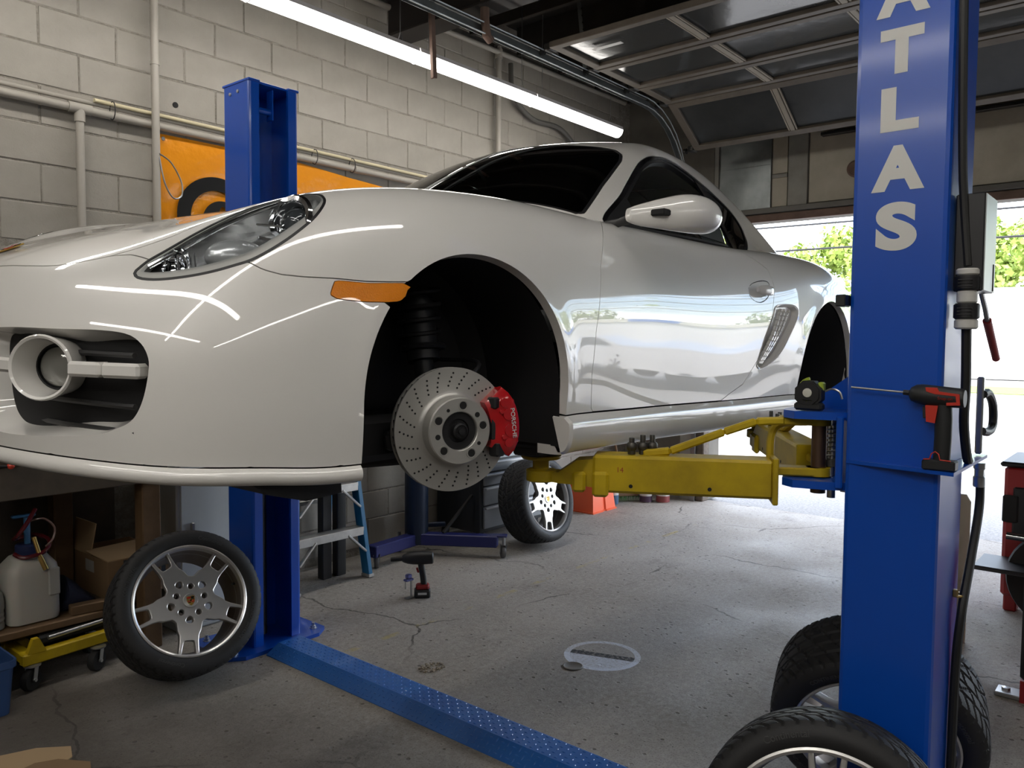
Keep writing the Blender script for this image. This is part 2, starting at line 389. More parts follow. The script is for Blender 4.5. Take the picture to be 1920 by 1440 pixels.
def clip_one(V, N, T, f):
    nd = N.shape[1]; V = V.tolist(); N = N.tolist(); neg = f < 0; cnt = neg[T].sum(1); keep = T[cnt == 3].tolist(); cache = {}
    def cut(a, b):
        k = (a, b) if a < b else (b, a)
        if k not in cache:
            t = f[k[0]]/(f[k[0]]-f[k[1]]); p = [V[k[0]][i]+(V[k[1]][i]-V[k[0]][i])*t for i in range(3)]; n = [N[k[0]][i]+(N[k[1]][i]-N[k[0]][i])*t for i in range(nd)]
            cache[k] = len(V); V.append(p); N.append(n)
        return cache[k]
    for t in T[(cnt == 1) | (cnt == 2)].tolist():
        poly = []
        for i in range(3):
            a, b = t[i], t[(i+1) % 3]
            if neg[a]: poly.append(a)
            if neg[a] != neg[b]: poly.append(cut(a, b))
        for i in range(1, len(poly)-1): keep.append([poly[0], poly[i], poly[i+1]])
    T2 = np.array(keep, int).reshape(-1, 3); used = np.unique(T2); mp = np.full(len(V), -1); mp[used] = np.arange(len(used))
    return np.array(V)[used], np.array(N)[used], mp[T2]
def panel(name, V, N, T, material, sides=(1,), parent=None, flange=.007, lift=0., is_sub=False):
    """one body panel from a cut surface (optionally both halves), with a turned-in edge"""
    vs, ns, fs = [], [], []; base = 0
    N = N/np.linalg.norm(N, axis=1, keepdims=True); V = V+N*lift
    E = np.concatenate([T[:, [0, 1]], T[:, [1, 2]], T[:, [2, 0]]]); key = np.sort(E, 1); _, inv, c = np.unique(key, axis=0, return_inverse=True, return_counts=True)
    bd = E[c[inv.ravel()] == 1]
    if len(sides) == 2: bd = bd[~((np.abs(V[bd[:, 0], 1]) < 1e-4) & (np.abs(V[bd[:, 1], 1]) < 1e-4))]
    if flange > 0 and len(bd):
        b = np.unique(bd); mp = np.full(len(V), -1); mp[b] = np.arange(len(b)); n0 = len(V)
        out = np.zeros_like(V); mid = V[bd].mean(1)
        dpt = np.where(np.abs(arch_field(V[b])) < .004, .028, flange)[:, None]; V = np.concatenate([V, V[b], V[b]-N[b]*dpt]); N = np.concatenate([N, N[b], N[b]])
        q = np.stack([bd[:, 1], bd[:, 0], bd[:, 0], bd[:, 1]], 1); q = np.stack([n0+mp[bd[:, 1]], n0+mp[bd[:, 0]], n0+len(b)+mp[bd[:, 0]], n0+len(b)+mp[bd[:, 1]]], 1)
        fl = q
    else: fl = np.zeros((0, 4), int)
    for sd in sides:
        W = c2w(V, sd); M = N.copy(); M[:, 1] *= -sd
        vs.append(W); ns.append(M); Tt = (T if sd == -1 else T[:, ::-1])+base; ff = (fl if sd == -1 else fl[:, ::-1])+base
        fs += Tt.tolist()+ff.tolist(); base += len(V)
    W = np.concatenate(vs); M = np.concatenate(ns); nt = sum(len(T) for _ in sides)
    root = car; off = np.array(root.location)
    me = bpy.data.meshes.new(name); me.from_pydata((W-off).tolist(), [], fs); me.materials.append(material)
    me.polygons.foreach_set('use_smooth', [True]*len(me.polygons))
    # flange faces keep their own flat normals, the skin keeps the fair surface normals
    nl = np.zeros((len(me.loops), 3)); vi = np.zeros(len(me.loops), int); me.loops.foreach_get('vertex_index', vi); nl[:] = M[vi]
    ls = np.zeros(len(me.polygons), int); me.polygons.foreach_get('loop_start', ls); lt = np.zeros(len(me.polygons), int); me.polygons.foreach_get('loop_total', lt)
    pn = np.zeros(len(me.polygons)*3); me.polygons.foreach_get('normal', pn); pn = pn.reshape(-1, 3)
    for k in range(4):
        sel = lt == 4
        if sel.any(): nl[ls[sel]+k] = pn[sel]
    me.normals_split_custom_set(nl.tolist()); me.update()
    o = bpy.data.objects.new(name, me); COL.objects.link(o); o.parent = parent or car; return o

S = Surf(body(), (2.2, 0, .45)).setuv(NU, NV)
GH = Surf(greenhouse(240, 100), (2.2, 0, .9)); GH.setuv(239/29.9, 99/11.9)
def uvc(pts, n=6, closed=True): return crom(pts, n, closed)
CV = dict(
 headlight=[(2.38,3.897),(2.435,4.035),(2.622,4.138),(2.911,4.209),(3.227,4.262),(3.475,4.283),(3.663,4.29),(3.911,4.231),(4.11,4.141),(4.277,3.998),(4.345,3.78),(4.326,3.58),(4.2,3.31),(3.95,3.13),(3.584,3.07),(3.317,3.109),(3.078,3.223),(2.856,3.361),(2.65,3.531),(2.492,3.668),(2.418,3.792)],
 intake=[(0.62,5.15),(0.78,4.97),(1.115,4.919),(1.646,4.968),(2.183,5.019),(2.477,5.125),(2.626,5.344),(2.697,5.628),(2.709,5.889),(2.673,6.31),(2.607,6.654),(2.506,6.916),(2.328,7.114),(2.114,7.286),(1.617,7.452),(0.95,7.55),(0.70,7.3),(.60,6.5)],
 marker=[(4.60,5.06),(4.62,4.99),(4.66,4.935),(5.0,5.10),(5.36,5.285),(5.33,5.37),(5.277,5.475),(5.0,5.335),(4.72,5.185),(4.64,5.13)],
 vent=[(11.50,5.506),(11.921,5.462),(12.10,5.52),(12.148,5.62),(12.104,5.78),(11.872,6.174),(11.543,6.747),(11.167,7.064),(11.04,7.063),(11.02,6.898),(11.18,6.277),(11.38,5.794)],
 handle=[(10.781,5.141),(10.893,4.951),(11.15,4.852),(11.33,4.884),(11.34,5.106),(11.24,5.314),(11.043,5.416),(10.851,5.334)],
)
HOOD = [(-.6,1.95),(0,2.0),(.3,2.22),(.595,2.456),(1.0,2.82),(1.283,3.013),(1.454,3.105),(1.646,3.137),(1.826,3.166),(2.022,3.188),(2.334,3.19),(2.6,3.17),(3.1,3.0),(3.6,2.78),(4.3,2.58),(5.2,2.45),(6.2,2.4),(7.0,2.3),(7.4,2.2),(7.5,1.8),(7.5,-.8),(-.6,-.8)]
BUMP = [(-.6,1.95),(0,2.0),(.3,2.22),(.595,2.456),(1.0,2.82),(1.283,3.013),(1.454,3.105),(1.646,3.137),(1.826,3.166),(2.022,3.188),(2.25,3.36),(2.5,3.68),(3.0,4.0),(3.62,4.305),(3.78,4.46),(3.99,4.6),(4.24,4.72),(4.64,4.9),(5.37,5.27),(5.9,5.55),(5.9,8.8),(-.6,8.8)]
DOOR = [(8.32,3.2),(8.121,3.845),(7.792,5.035),(7.647,6.246),(7.617,7.134),(7.65,7.926),(7.66,8.7),(10.0,8.7),(10.2,8.0),(10.36,7.84),(10.694,7.562),(11.035,6.797),(11.342,5.794),(11.471,5.029),(11.389,4.495),(10.972,3.923),(10.6,3.2)]
def lin_uv(P, n=6):
    P = np.asarray(P, float); Q = np.roll(P, -1, 0); return np.concatenate([[a+(b-a)*k/n for k in range(n)] for a, b in zip(P, Q)])
FLD = {k: S.field(uvc(v)) for k, v in CV.items()}
f_hood = S.field(lin_uv(HOOD)); f_bump = S.field(lin_uv(BUMP)); f_door = S.field(lin_uv(DOOR))
f_arch = arch_field(S.V)
mx = lambda *a: np.maximum.reduce(a)
G = .0013
holes = mx(-FLD['headlight'], -FLD['intake'], -f_arch, -FLD['marker'], -FLD['vent'])
f_cab = S.field(lin_uv([(7.75, -.5), (7.75, 2.4), (8.4, 2.75), (10, 2.75), (12, 2.75), (12.5, -.5)]))   # open inside the cabin
parts = {}
def cutp(name, fld, material=M_paint, sides=(1,), **kw):
    V, N, T = clip_mesh(S.V, S.NN, S.T, fld); return panel(name, V, N, T, material, sides, **kw)
bonnet = cutp('hood', [f_hood+G, holes], sides=(1, -1)); tag(bonnet, 'white curved front hood')
bumper = cutp('front_bumper', [f_bump+G, holes], sides=(1, -1)); tag(bumper, 'white front bumper with dark side intakes')
X = S.V[:, 0]
doors = {}
for sd in (1, -1):
    cutp('fender', [-f_hood+G, -f_bump+G, -f_door+G, holes, X-1.60, -f_cab], sides=(sd,))
    doors[sd] = cutp('door', [f_door+G, holes, FLD['handle']*-1+.0016, -f_cab], sides=(sd,))
rear = cutp('rear_body', [-f_door+G, holes, 1.75-X, -f_cab], sides=(1, -1))
# dark shell just under the skin closes the panel gaps
V, N, T = clip_mesh(S.V-S.NN*.008, S.NN, S.T, [-FLD['headlight']+.001, -FLD['intake']+.002, -f_arch+.004, -FLD['vent']+.002, -FLD['handle']-.004, -FLD['marker']-.004, -f_cab])
panel('inner_shell', V, N, T, M_gap, (1, -1), flange=0)
# ---- sill, front lip and rear valance below the lower seam
row8 = S.P[:, -1]; tan = np.gradient(row8, axis=0); outn = np.stack([-tan[:, 1], tan[:, 0], 0*tan[:, 0]], 1); outn *= np.sign((outn*(row8-np.array([2.2, 0, 0]))).sum(1, keepdims=True)); outn /= np.linalg.norm(outn, axis=1, keepdims=True)+1e-9
def lower(prof, mask, n=5):
    t = np.arange(len(prof), dtype=float); pr = nspline(t, np.array(prof), np.linspace(0, len(prof)-1, (len(prof)-1)*n+1))
    return row8[mask][:, None]+outn[mask][:, None]*pr[None, :, :1]+np.array([0, 0, 1.])*pr[None, :, 1:2]
x8 = row8[:, 0]
def lower_panel(name, prof, mask, sides, material=M_paint):
    s2 = Surf(lower(prof, mask), (2.2, 0, .35)); return panel(name, s2.V, s2.NN, s2.T, material, sides)
sp = [(0, -.004), (.013, -.016), (.020, -.030), (.018, -.070), (.004, -.104), (-.030, -.117), (-.10, -.118)]
m_s = (x8 > 1.245) & (x8 < 2.95); LS = lower(sp, m_s)
for sd in (1, -1):
    sill = lower_panel('side_sill', sp, m_s, (sd,))
    for e_, dx_ in ((0, -.012), (-1, .012)):
        ring = LS[e_][:-7]; cen = ring.mean(0)+np.array([dx_, -.03, 0]); mb = MB(); top = ring[0]+np.array([0, -.045, 0])
        pts_ = np.concatenate([ring, [top]]); mid_ = cen+(pts_-cen)*.90+np.array([dx_, 0, 0])
        mb.loft([[Vector(p) for p in c2w(pts_, sd)], [Vector(p) for p in c2w(mid_, sd)]], False, True); sub(mb, 'sill_end', M_paint, sill)
lp = [(0, -.003), (.008, -.010), (.012, -.020), (.008, -.032), (-.012, -.040), (-.06, -.042)]
lip = lower_panel('front_lip', lp, (x8 < .536), (1, -1))
lower_panel('rear_valance', [(0, -.004), (.004, -.03), (-.01, -.08), (-.05, -.11)], (x8 > 3.67), (1, -1), M_blackpl)
# ---- greenhouse: windscreen, side windows, roof
WS = [(1.7,-.8),(1.8,3),(2.3,6),(3.1,8.8),(3.9,10.45),(4.15,10.42),(5.804,8.98),(8.0,7.26),(8.5,6.72),(8.68,6.2),(8.68,5.23),(8.56,3.8),(8.42,2),(8.36,-.8)]
DLO = [(4.544,10.85),(6.362,9.326),(8.343,7.689),(9.192,7.138),(9.972,6.802),(10.974,6.598),(11.789,6.632),(13.345,6.984),(15.547,7.52),(16.95,8.02),(17.5,8.75),(17.15,9.6),(16.5,10.2),(15.7,10.62),(14.723,10.72),(11.114,10.9),(7.066,11.0)]
RW = [(18.2,-.8),(18.2,3.2),(19.2,4.6),(22,4.8),(24.5,4.6),(25.2,3.5),(25.2,-.8)]
f_ws = GH.field(lin_uv(WS)); f_dlo = GH.field(uvc(DLO)); f_rw = GH.field(lin_uv(RW))
V, N, T = clip_mesh(GH.V, GH.NN, GH.T, mx(-f_ws+.001, -f_dlo+.001, -f_rw+.001, GH.V[:, 0]-3.90))
roof = panel('roof', V, N, T, M_paint, (1, -1)); tag(roof, 'white roof with pillars')
V, N, T = clip_mesh(GH.V, GH.NN, GH.T, f_ws+.004); ws = panel('windshield', V, N, T, M_tint, (1, -1), flange=.004, lift=-.003); tag(ws, 'dark windshield')
V, N, T = clip_mesh(GH.V, GH.NN, GH.T, [f_ws+.002, -f_ws-.012]); panel('windshield_seal', V, N, T, M_blackpl, (1, -1), flange=.003, lift=-.0015, parent=ws)
V, N, T = clip_mesh(GH.V, GH.NN, GH.T, f_rw+.003); panel('rear_window', V, N, T, M_tint, (1, -1), flange=.004, lift=-.003)
for sd in (1, -1):
    V, N, T = clip_mesh(GH.V, GH.NN, GH.T, [f_dlo+.001, -f_dlo-.016]); panel('window_trim', V, N, T, M_gloss, (sd,), flange=.006, lift=-.002)
    xs = GH.V[:, 0]; zz = GH.V[:, 2]; bp = 2.60+.10*(1.12-zz)/.24     # B-pillar line between door glass and quarter glass
    V, N, T = clip_mesh(GH.V, GH.NN, GH.T, [f_dlo+.015, -f_dlo-.030, xs-2.62]); panel('window_frame', V, N, T, M_blackpl, (sd,), flange=.02, lift=-.008)
    V, N, T = clip_mesh(GH.V, GH.NN, GH.T, [f_dlo+.015, xs-bp-.024, bp-xs-.024]); panel('window_pillar', V, N, T, M_gloss, (sd,), flange=.01, lift=-.004)
    V, N, T = clip_mesh(GH.V, GH.NN, GH.T, [f_dlo+.015, bp+.02-xs]); panel('quarter_window', V, N, T, M_tint, (sd,), flange=.003, lift=-.006)
    V, N, T = clip_mesh(GH.V, GH.NN, GH.T, [f_dlo+.026, xs-bp+.02, zz-.93]); panel('side_window', V, N, T, M_side, (sd,), flange=.003, lift=-.016)
    V, N, T = clip_mesh(GH.V, GH.NN, GH.T, [f_dlo+.015, xs-1.86+(zz-.88)*.02]); panel('mirror_sail', V, N, T, M_blackpl, (sd,), flange=.006, lift=-.004)
# ---- headlights
def surf_pt(u, v, d=0.): return S.at(np.array([u, v]))-S.at(np.array([u, v]), S.N)*d
for sd in (1, -1):
    fh = FLD['headlight']; rw = .004+.013*sstep(3.5, 4.15, S.UV[:, 1])
    V, N, T = clip_mesh(S.V, S.NN, S.T, [fh+.002, -fh-rw-.004]); hl = panel('headlight', V, N, T, M_rim, (sd,), flange=.012, lift=-.001); tag(hl, 'teardrop headlight with grey rim under a clear cover')
    V, N, T = clip_mesh(S.V, S.NN, S.T, [fh-.002, -fh-.004]); panel('gasket', V, N, T, M_blackpl, (sd,), flange=.004, lift=.0004, parent=hl)
    V, N, T = clip_mesh(S.V, S.NN, S.T, fh+rw); panel('lens_cover', V, N, T, M_lens, (sd,), flange=0, lift=.002, parent=hl)
    dp = np.clip(-fh/.035, 0, 1); dp = dp*dp*(3-2*dp)
    V, N, T = clip_mesh(S.V-S.NN*(.006+.040*dp)[:, None], S.NN, S.T, fh+rw-.002)
    panel('housing', V, N, T, M_hsg, (sd,), flange=0, parent=hl)
    def lp(u, v, d): return Vector(c2w(surf_pt(u, v, d), sd))
    def ldir(u, v): a = lp(u, v, 0); return (a-lp(u, v, .05)).normalized()
    # upper projector, big middle bowl, lower reflector
    ax = Vector((-.86, -.30*sd, .30)).normalized(); c = lp(3.97, 3.64, .030)
    mb = MB(); mb.lathe([(.034, -.03), (.052, .0), (.056, .012), (.050, .018), (.041, .016), (.034, .002), (.034, -.02)], c, ax, 28, False, False); sub(mb, 'projector_ring', M_chrome, hl)
    mb = MB(); mb.lathe([(.0, .016), (.013, .014), (.024, .008), (.033, -.004), (.033, -.02)], c, ax, 28, False, False); sub(mb, 'projector_lens', mat('lamp_lens_dark', (.05, .055, .06), .05, coat_weight=1.0), hl)
    c = lp(3.36, 3.86, .040); mb = MB(); mb.sphere(c+Vector((.012, .010, -.008)), .060, 28, 18, (1.25, .70, .66)); sub(mb, 'bowl', mat('satin_bowl', (.70, .71, .72), .26, .6), hl)
    c = lp(2.80, 3.86, .016); mb = MB(); mb.lathe([(.034, .012), (.030, .0), (.018, -.012), (.004, -.018)], c, ax, 20, False, False); sub(mb, 'turn_reflector', M_chrome, hl)
    mb = MB()
    for k in range(4): mb.bar(lp(2.62+.1*k, 3.62+.03*k, .014), lp(2.70+.1*k, 4.0, .014), .003, .004)
    sub(mb, 'reflector_ribs', M_chrome, hl)
    mb = MB(); mb.bar(lp(3.50, 3.42, .025), lp(3.86, 3.72, .03), .014, .005, .001); mb.bar(lp(3.62, 3.85, .02), lp(3.80, 3.98, .03), .02, .006, .001); sub(mb, 'reflector_bridge', M_chrome, hl)
    mb = MB(); mb.tube([Vector(p) for p in crom([lp(2.50, 3.80, .004), lp(2.80, 3.56, .006), lp(3.10, 3.36, .006), lp(3.45, 3.25, .006), lp(3.80, 3.24, .006), lp(4.05, 3.34, .006)], 5, False)], .005, 8); sub(mb, 'light_pipe', M_chrome, hl)
    # amber side marker
    V, N, T = clip_mesh(S.V, S.NN, S.T, [FLD['marker']+.0015, X-.668]); panel('marker_light', V, N, T, M_amber, (sd,), flange=.01, lift=.0015)
    # ---- side intake of the bumper: painted return, dark grille, bar and fog lamp
    cur = S.at(uvc(CV['intake'], 8)); nrm = S.at(uvc(CV['intake'], 8), S.N); cc = cur.mean(0)
    rings = []
    for k, (d, sh) in enumerate(((.0, 0), (.008, .004), (.020, .010), (.060, .030))):
        q = cur+np.array([d, 0, 0])+(cc-cur)/np.linalg.norm(cc-cur, axis=1, keepdims=True)*sh*(1 if k else 0); q[:, 0] = np.maximum(q[:, 0], cur[:, 0]); rings.append([Vector(p) for p in c2w(q, sd)])
    mb = MB(); mb.loft(rings, False, False); ret = sub(mb, 'intake_surround', M_paint, bumper)
    V, N, T = clip_mesh(S.V+np.array([.058, 0, 0]), S.NN, S.T, FLD['intake']-.004); grille = panel('intake_grille', V, N, T, M_dark, (sd,), flange=0, parent=bumper)
    mb = MB()
    for zk in (.335, .285, .435):
        mb.tube([cw(.03+.45*(yy-.28)**2*.9+.05+.02, yy, zk, sd) for yy in np.linspace(.27, .63, 9)], .006, 6)
    sub(mb, 'grille_slats', M_blackpl, bumper)
    fc = np.array([.052, .452, .404])
    mb = MB()
    bar = [(.012, .285), (.030, .38), (.068, .50), (.106, .575), (.150, .642)]
    mb.bar(cw(.008+.012, .27, .405, sd), cw(.026+.012, .388, .405, sd), .040, .030, .006); sub(mb, 'intake_bar', M_paint, bumper)
    mb = MB()
    for a, b in (((.070, .512), (.106, .575)), ((.106, .575), (.150, .642))): mb.bar(cw(a[0]+.012, a[1], .405, sd), cw(b[0]+.012, b[1], .405, sd), .040, .030, .006)
    sub(mb, 'intake_bar', M_paint, bumper)
    axf = Vector((-.80, -.60*sd, 0)); c = cw(*fc, sd)
    mb = MB(); mb.lathe([(.050, -.085), (.058, -.05), (.064, -.0), (.066, .010), (.063, .015), (.058, .012), (.052, -.02), (.047, -.055)], c, axf, 40, False, False); fog = sub(mb, 'fog_lamp_ring', M_paint, bumper)
    mb = MB(); mb.lathe([(.048, -.075), (.048, -.048), (.044, -.047), (.044, -.056)], c, axf, 32, False, True); sub(mb, 'fog_lamp_bezel', M_blackpl, bumper)
    mb = MB(); mb.lathe([(.042, -.058), (.040, -.050), (.030, -.044), (.012, -.041), (0, -.0405)], c, axf, 32, False, True); sub(mb, 'fog_lamp_lens', mat('fog_lens', (.22, .22, .20), .08, .2, coat_weight=1.0), bumper)
    # ---- side air vent with slats
    cur = S.at(uvc(CV['vent'], 6)); nn = S.at(uvc(CV['vent'], 6), S.N); cc = cur.mean(0)
    rings = []
    for d, sh in ((.0, 0.), (-.003, -.006), (.003, .003), (.010, .006), (.024, .009)):
        q = cur-nn*d+(cc-cur)/np.linalg.norm(cc-cur, axis=1, keepdims=True)*sh; rings.append([Vector(p) for p in c2w(q, sd)])
    mb = MB(); mb.loft(rings, False, True); vent = mb.build('side_vent', M_paint, car)
    mb = MB()
    for t in (.22, .50, .78):
        top = np.array([2.715+.15*t, .888, .655]); bot = np.array([2.560+.045*t, .868, .425]); mid = (top+bot)/2+np.array([.022-.006*t, .004, .0])
        p = crom([top, mid, bot], 6, False)
        for a, b in zip(p[:-1], p[1:]): mb.bar(cw(*(a+np.array([0, -.008, 0])), sd), cw(*(b+np.array([0, -.008, 0])), sd), .012, .016, .003, up=(0, -sd, 0))
    sub(mb, 'vent_slats', M_paint, vent)
    # ---- door handle in its dish
    fld = FLD['handle']; dd = np.clip(-fld/.030, 0, 1); V, N, T = clip_mesh(S.V-S.NN*(.020*dd*dd*(3-2*dd))[:, None], S.NN, S.T, fld+.0016)
    hd = panel('door_handle', V, N, T, M_paint, (sd,), flange=0, parent=doors[sd])
    mb = MB(); a = cw(2.535, .866, .722, sd); b = cw(2.660, .878, .722, sd)
    mb.loft([[a.lerp(b, t)+Vector((0, -sd*(.002+.012*sin(pi*t)), 0))+Vector((0, -sd*.010*cos(q)*r, .020*sin(q)*r)) for q in np.linspace(0, 2*pi, 12, endpoint=False)] for t, r in ((0, .5), (.15, .9), (.5, 1), (.85, .95), (1, .5))]); sub(mb, 'handle_grip', M_paint, doors[sd])
    # ---- door mirror
    mr = MB(); ctr = [(-.012, .850, .882, .012, .022), (.02, .875, .884, .026, .036), (.075, .930, .890, .046, .052), (.15, .985, .896, .064, .066), (.23, 1.01, .896, .066, .064), (.285, 1.015, .892, .050, .048), (.312, 1.015, .889, .02, .02)]
    prof = []
    for t, (dx, y, z, hw, hh) in enumerate(ctr): prof.append([cw(1.585+dx*.82, .865+(y-.865)*.92+hw*.92*cos(q)*(.75 if cos(q) < 0 else 1), z+.004+hh*.90*sin(q), sd) for q in np.linspace(0, 2*pi, 24, endpoint=False)])
    P2 = np.array([[list(p) for p in r] for r in prof]); t = np.arange(len(P2), dtype=float); P2 = nspline(t, P2, np.linspace(0, len(P2)-1, 40)); mr.loft([[Vector(p) for p in r] for r in P2]); mirror = mr.build('door_mirror', M_paint, car, smooth=60)
    mb = MB(); mb.loft([[cw(x, y+.02*cos(q), z+h*sin(q), sd) for q in np.linspace(0, 2*pi, 12, endpoint=False)] for x, y, z, h in ((1.66, .72, .872, .018), (1.64, .78, .876, .014), (1.615, .85, .884, .016))]); sub(mb, 'mirror_arm', M_blackpl, mirror)
    mb = MB(); mb.box(cw(1.628, .938, .894, sd), (.045, .05, .020), .004); sub(mb, 'mirror_gap', M_gap, mirror)
# ---- crest on the nose
def shield(mb, o, u, v, w, s, t=.002):
    P = [(-.5, .5), (-.25, .56), (0, .52), (.25, .56), (.5, .5), (.5, .0), (.40, -.32), (.2, -.55), (0, -.66), (-.2, -.55), (-.40, -.32), (-.5, .0)]
    mb.mi = 0; mb.prism([(a*s, b*s) for a, b in P], o, u, v, w, t)
    o2 = Vector(o)+Vector(w)*(t)
    for mi, q in ((1, [(-.42, .42), (0, .42), (0, .22), (-.42, .22)]), (2, [(0, .16), (.42, .16), (.42, .06), (0, .06)]), (1, [(.04, .0), (.42, .0), (.42, -.1), (.04, -.1)]), (1, [(-.42, -.08), (-.04, -.08), (-.04, -.18), (-.42, -.18)]), (2, [(-.36, -.22), (-.04, -.22), (-.04, -.32), (-.32, -.32)]),
                  (1, [(.04, -.16), (.38, -.16), (.36, -.28), (.04, -.28)]), (2, [(.06, .42), (.42, .42), (.42, .22), (.06, .22)]), (2, [(-.08, .05), (.08, .05), (.06, -.14), (-.06, -.14)])):
        mb.mi = mi; mb.prism([(a*s, b*s) for a, b in q], o2, u, v, w, t*.4)
    mb.mi = 0; return mb
p0 = surf_pt(.02, .12); n0 = S.at(np.array([.02, .12]), S.N); n0[1] = 0; n0 /= np.linalg.norm(n0)
w = Vector((n0[0], 0, n0[2])).normalized(); v = Vector((w.z, 0, -w.x)); v = -v if v.z < 0 else v
mb = MB(); shield(mb, cw(*(p0+n0*.0005)), Vector((0, -1, 0)), v, w, .050, .003); mb.build('crest_badge', [M_gold, mat('badge_red', (.5, .01, .01), .3), M_gloss], car)
# ---- wheel wells, underbody
for sd in (1, -1):
    for cx, cz, r, nm in ((.892, .335, .352, 'wheel_arch_liner'), (3.31, .345, .364, 'wheel_arch_liner')):
        rings = []
        for y, rr in ((.838 if cx < 2 else .868, r+.006), (.80, r+.010), (.56, r+.012), (.50, r-.03), (.45, r-.20)):
            rg = [cw(cx+rr*cos(q), y, cz+rr*sin(q), sd) for q in np.linspace(0, pi, 25)]
            rings.append([cw(cx+rr, y, .19, sd)]+rg+[cw(cx-rr, y, .19, sd)])
        mb = MB(); mb.loft(rings, False, False, closed=False); wl = mb.build(nm, M_dark, car, recalc=False)
        mb = MB(); mb.box(cw(cx, .46, .42, sd), (.62, .02, .46), .005); sub(mb, 'liner_wall', M_dark, wl)
mb = MB(); mb.box(cw(2.08, 0, .185), (1.62, 1.52, .04), .01); mb.box(cw(.40, 0, .195), (.52, 1.02, .03), .01); mb.box(cw(.9, 0, .215), (.70, 1.26, .12), .02); mb.box(cw(3.3, 0, .25), (.8, .9, .12), .02); mb.build('underbody_tray', M_dark, car)
for sd in (1, -1):
    mb = MB(); mb.prism([(.30, .185), (.54, .185), (.545, .125), (.45, .120), (.36, .145)], cw(0, .56, 0, sd), (1, 0, 0), (0, 0, 1), (0, -sd, 0), .20); mb.build('air_deflector', M_dark, car)
    mb = MB(); mb.box(cw(1.366, .685, .160, sd), (.16, .10, .035), .006); mb.build('jacking_pad', M_dark, car); mb = MB(); mb.box(cw(2.93, .70, .160, sd), (.16, .10, .035), .006); mb.build('jacking_pad', M_dark, car)
# ---- cabin: floor, dash, seats, wheel
mb = MB(); mb.box(cw(2.3, 0, .34), (1.9, 1.40, .06), .01); mb.box(cw(3.05, 0, .60), (.06, 1.25, .55), .01); mb.build('cabin_floor', M_seat, car)
mb = MB(); mb.loft([[cw(1.50+.30*a, y, .60+.26*b) for a, b in ((0, 1), (.5, 1.02), (.95, .8), (1, .4), (.8, 0), (0, 0))] for y in (-.62, -.3, 0, .3, .62)]); mb.build('dashboard', M_seat, car)
for sd in (1, -1):
    mb = MB(); mb.box(cw(2.28, .33, .46, sd), (.50, .48, .14), .04); seat = mb.build('seat', M_seat, car)
    mb = MB(); mb.loft([[cw(2.50+.30*t+.05*cos(q), .33+w_*sin(q), .50+.62*t, sd) for q in np.linspace(0, 2*pi, 12, endpoint=False)] for t, w_ in ((0, .24), (.4, .25), (.7, .22), (.85, .14), (1, .11))]); sub(mb, 'seat_back', M_seat, seat)
mb = MB(); ax = Vector((.85, 0, .52)).normalized(); x_, y_, d_ = frame_from(ax); c = cw(1.90, .33, .80)
mb.tube([c+x_*(.17*cos(q))+y_*(.17*sin(q)) for q in np.linspace(0, 2*pi, 28, endpoint=False)], .014, 8, closed=True)
for q in (0, 2.1, 4.2): mb.bar(c, c+x_*(.17*cos(q))+y_*(.17*sin(q)), .03, .015)
mb.build('steering_wheel', M_seat, car)
mb = MB(); mb.box(cw(1.98, 0, 1.16), (.02, .20, .06), .008); mb.build('rear_view_mirror', M_blackpl, car)
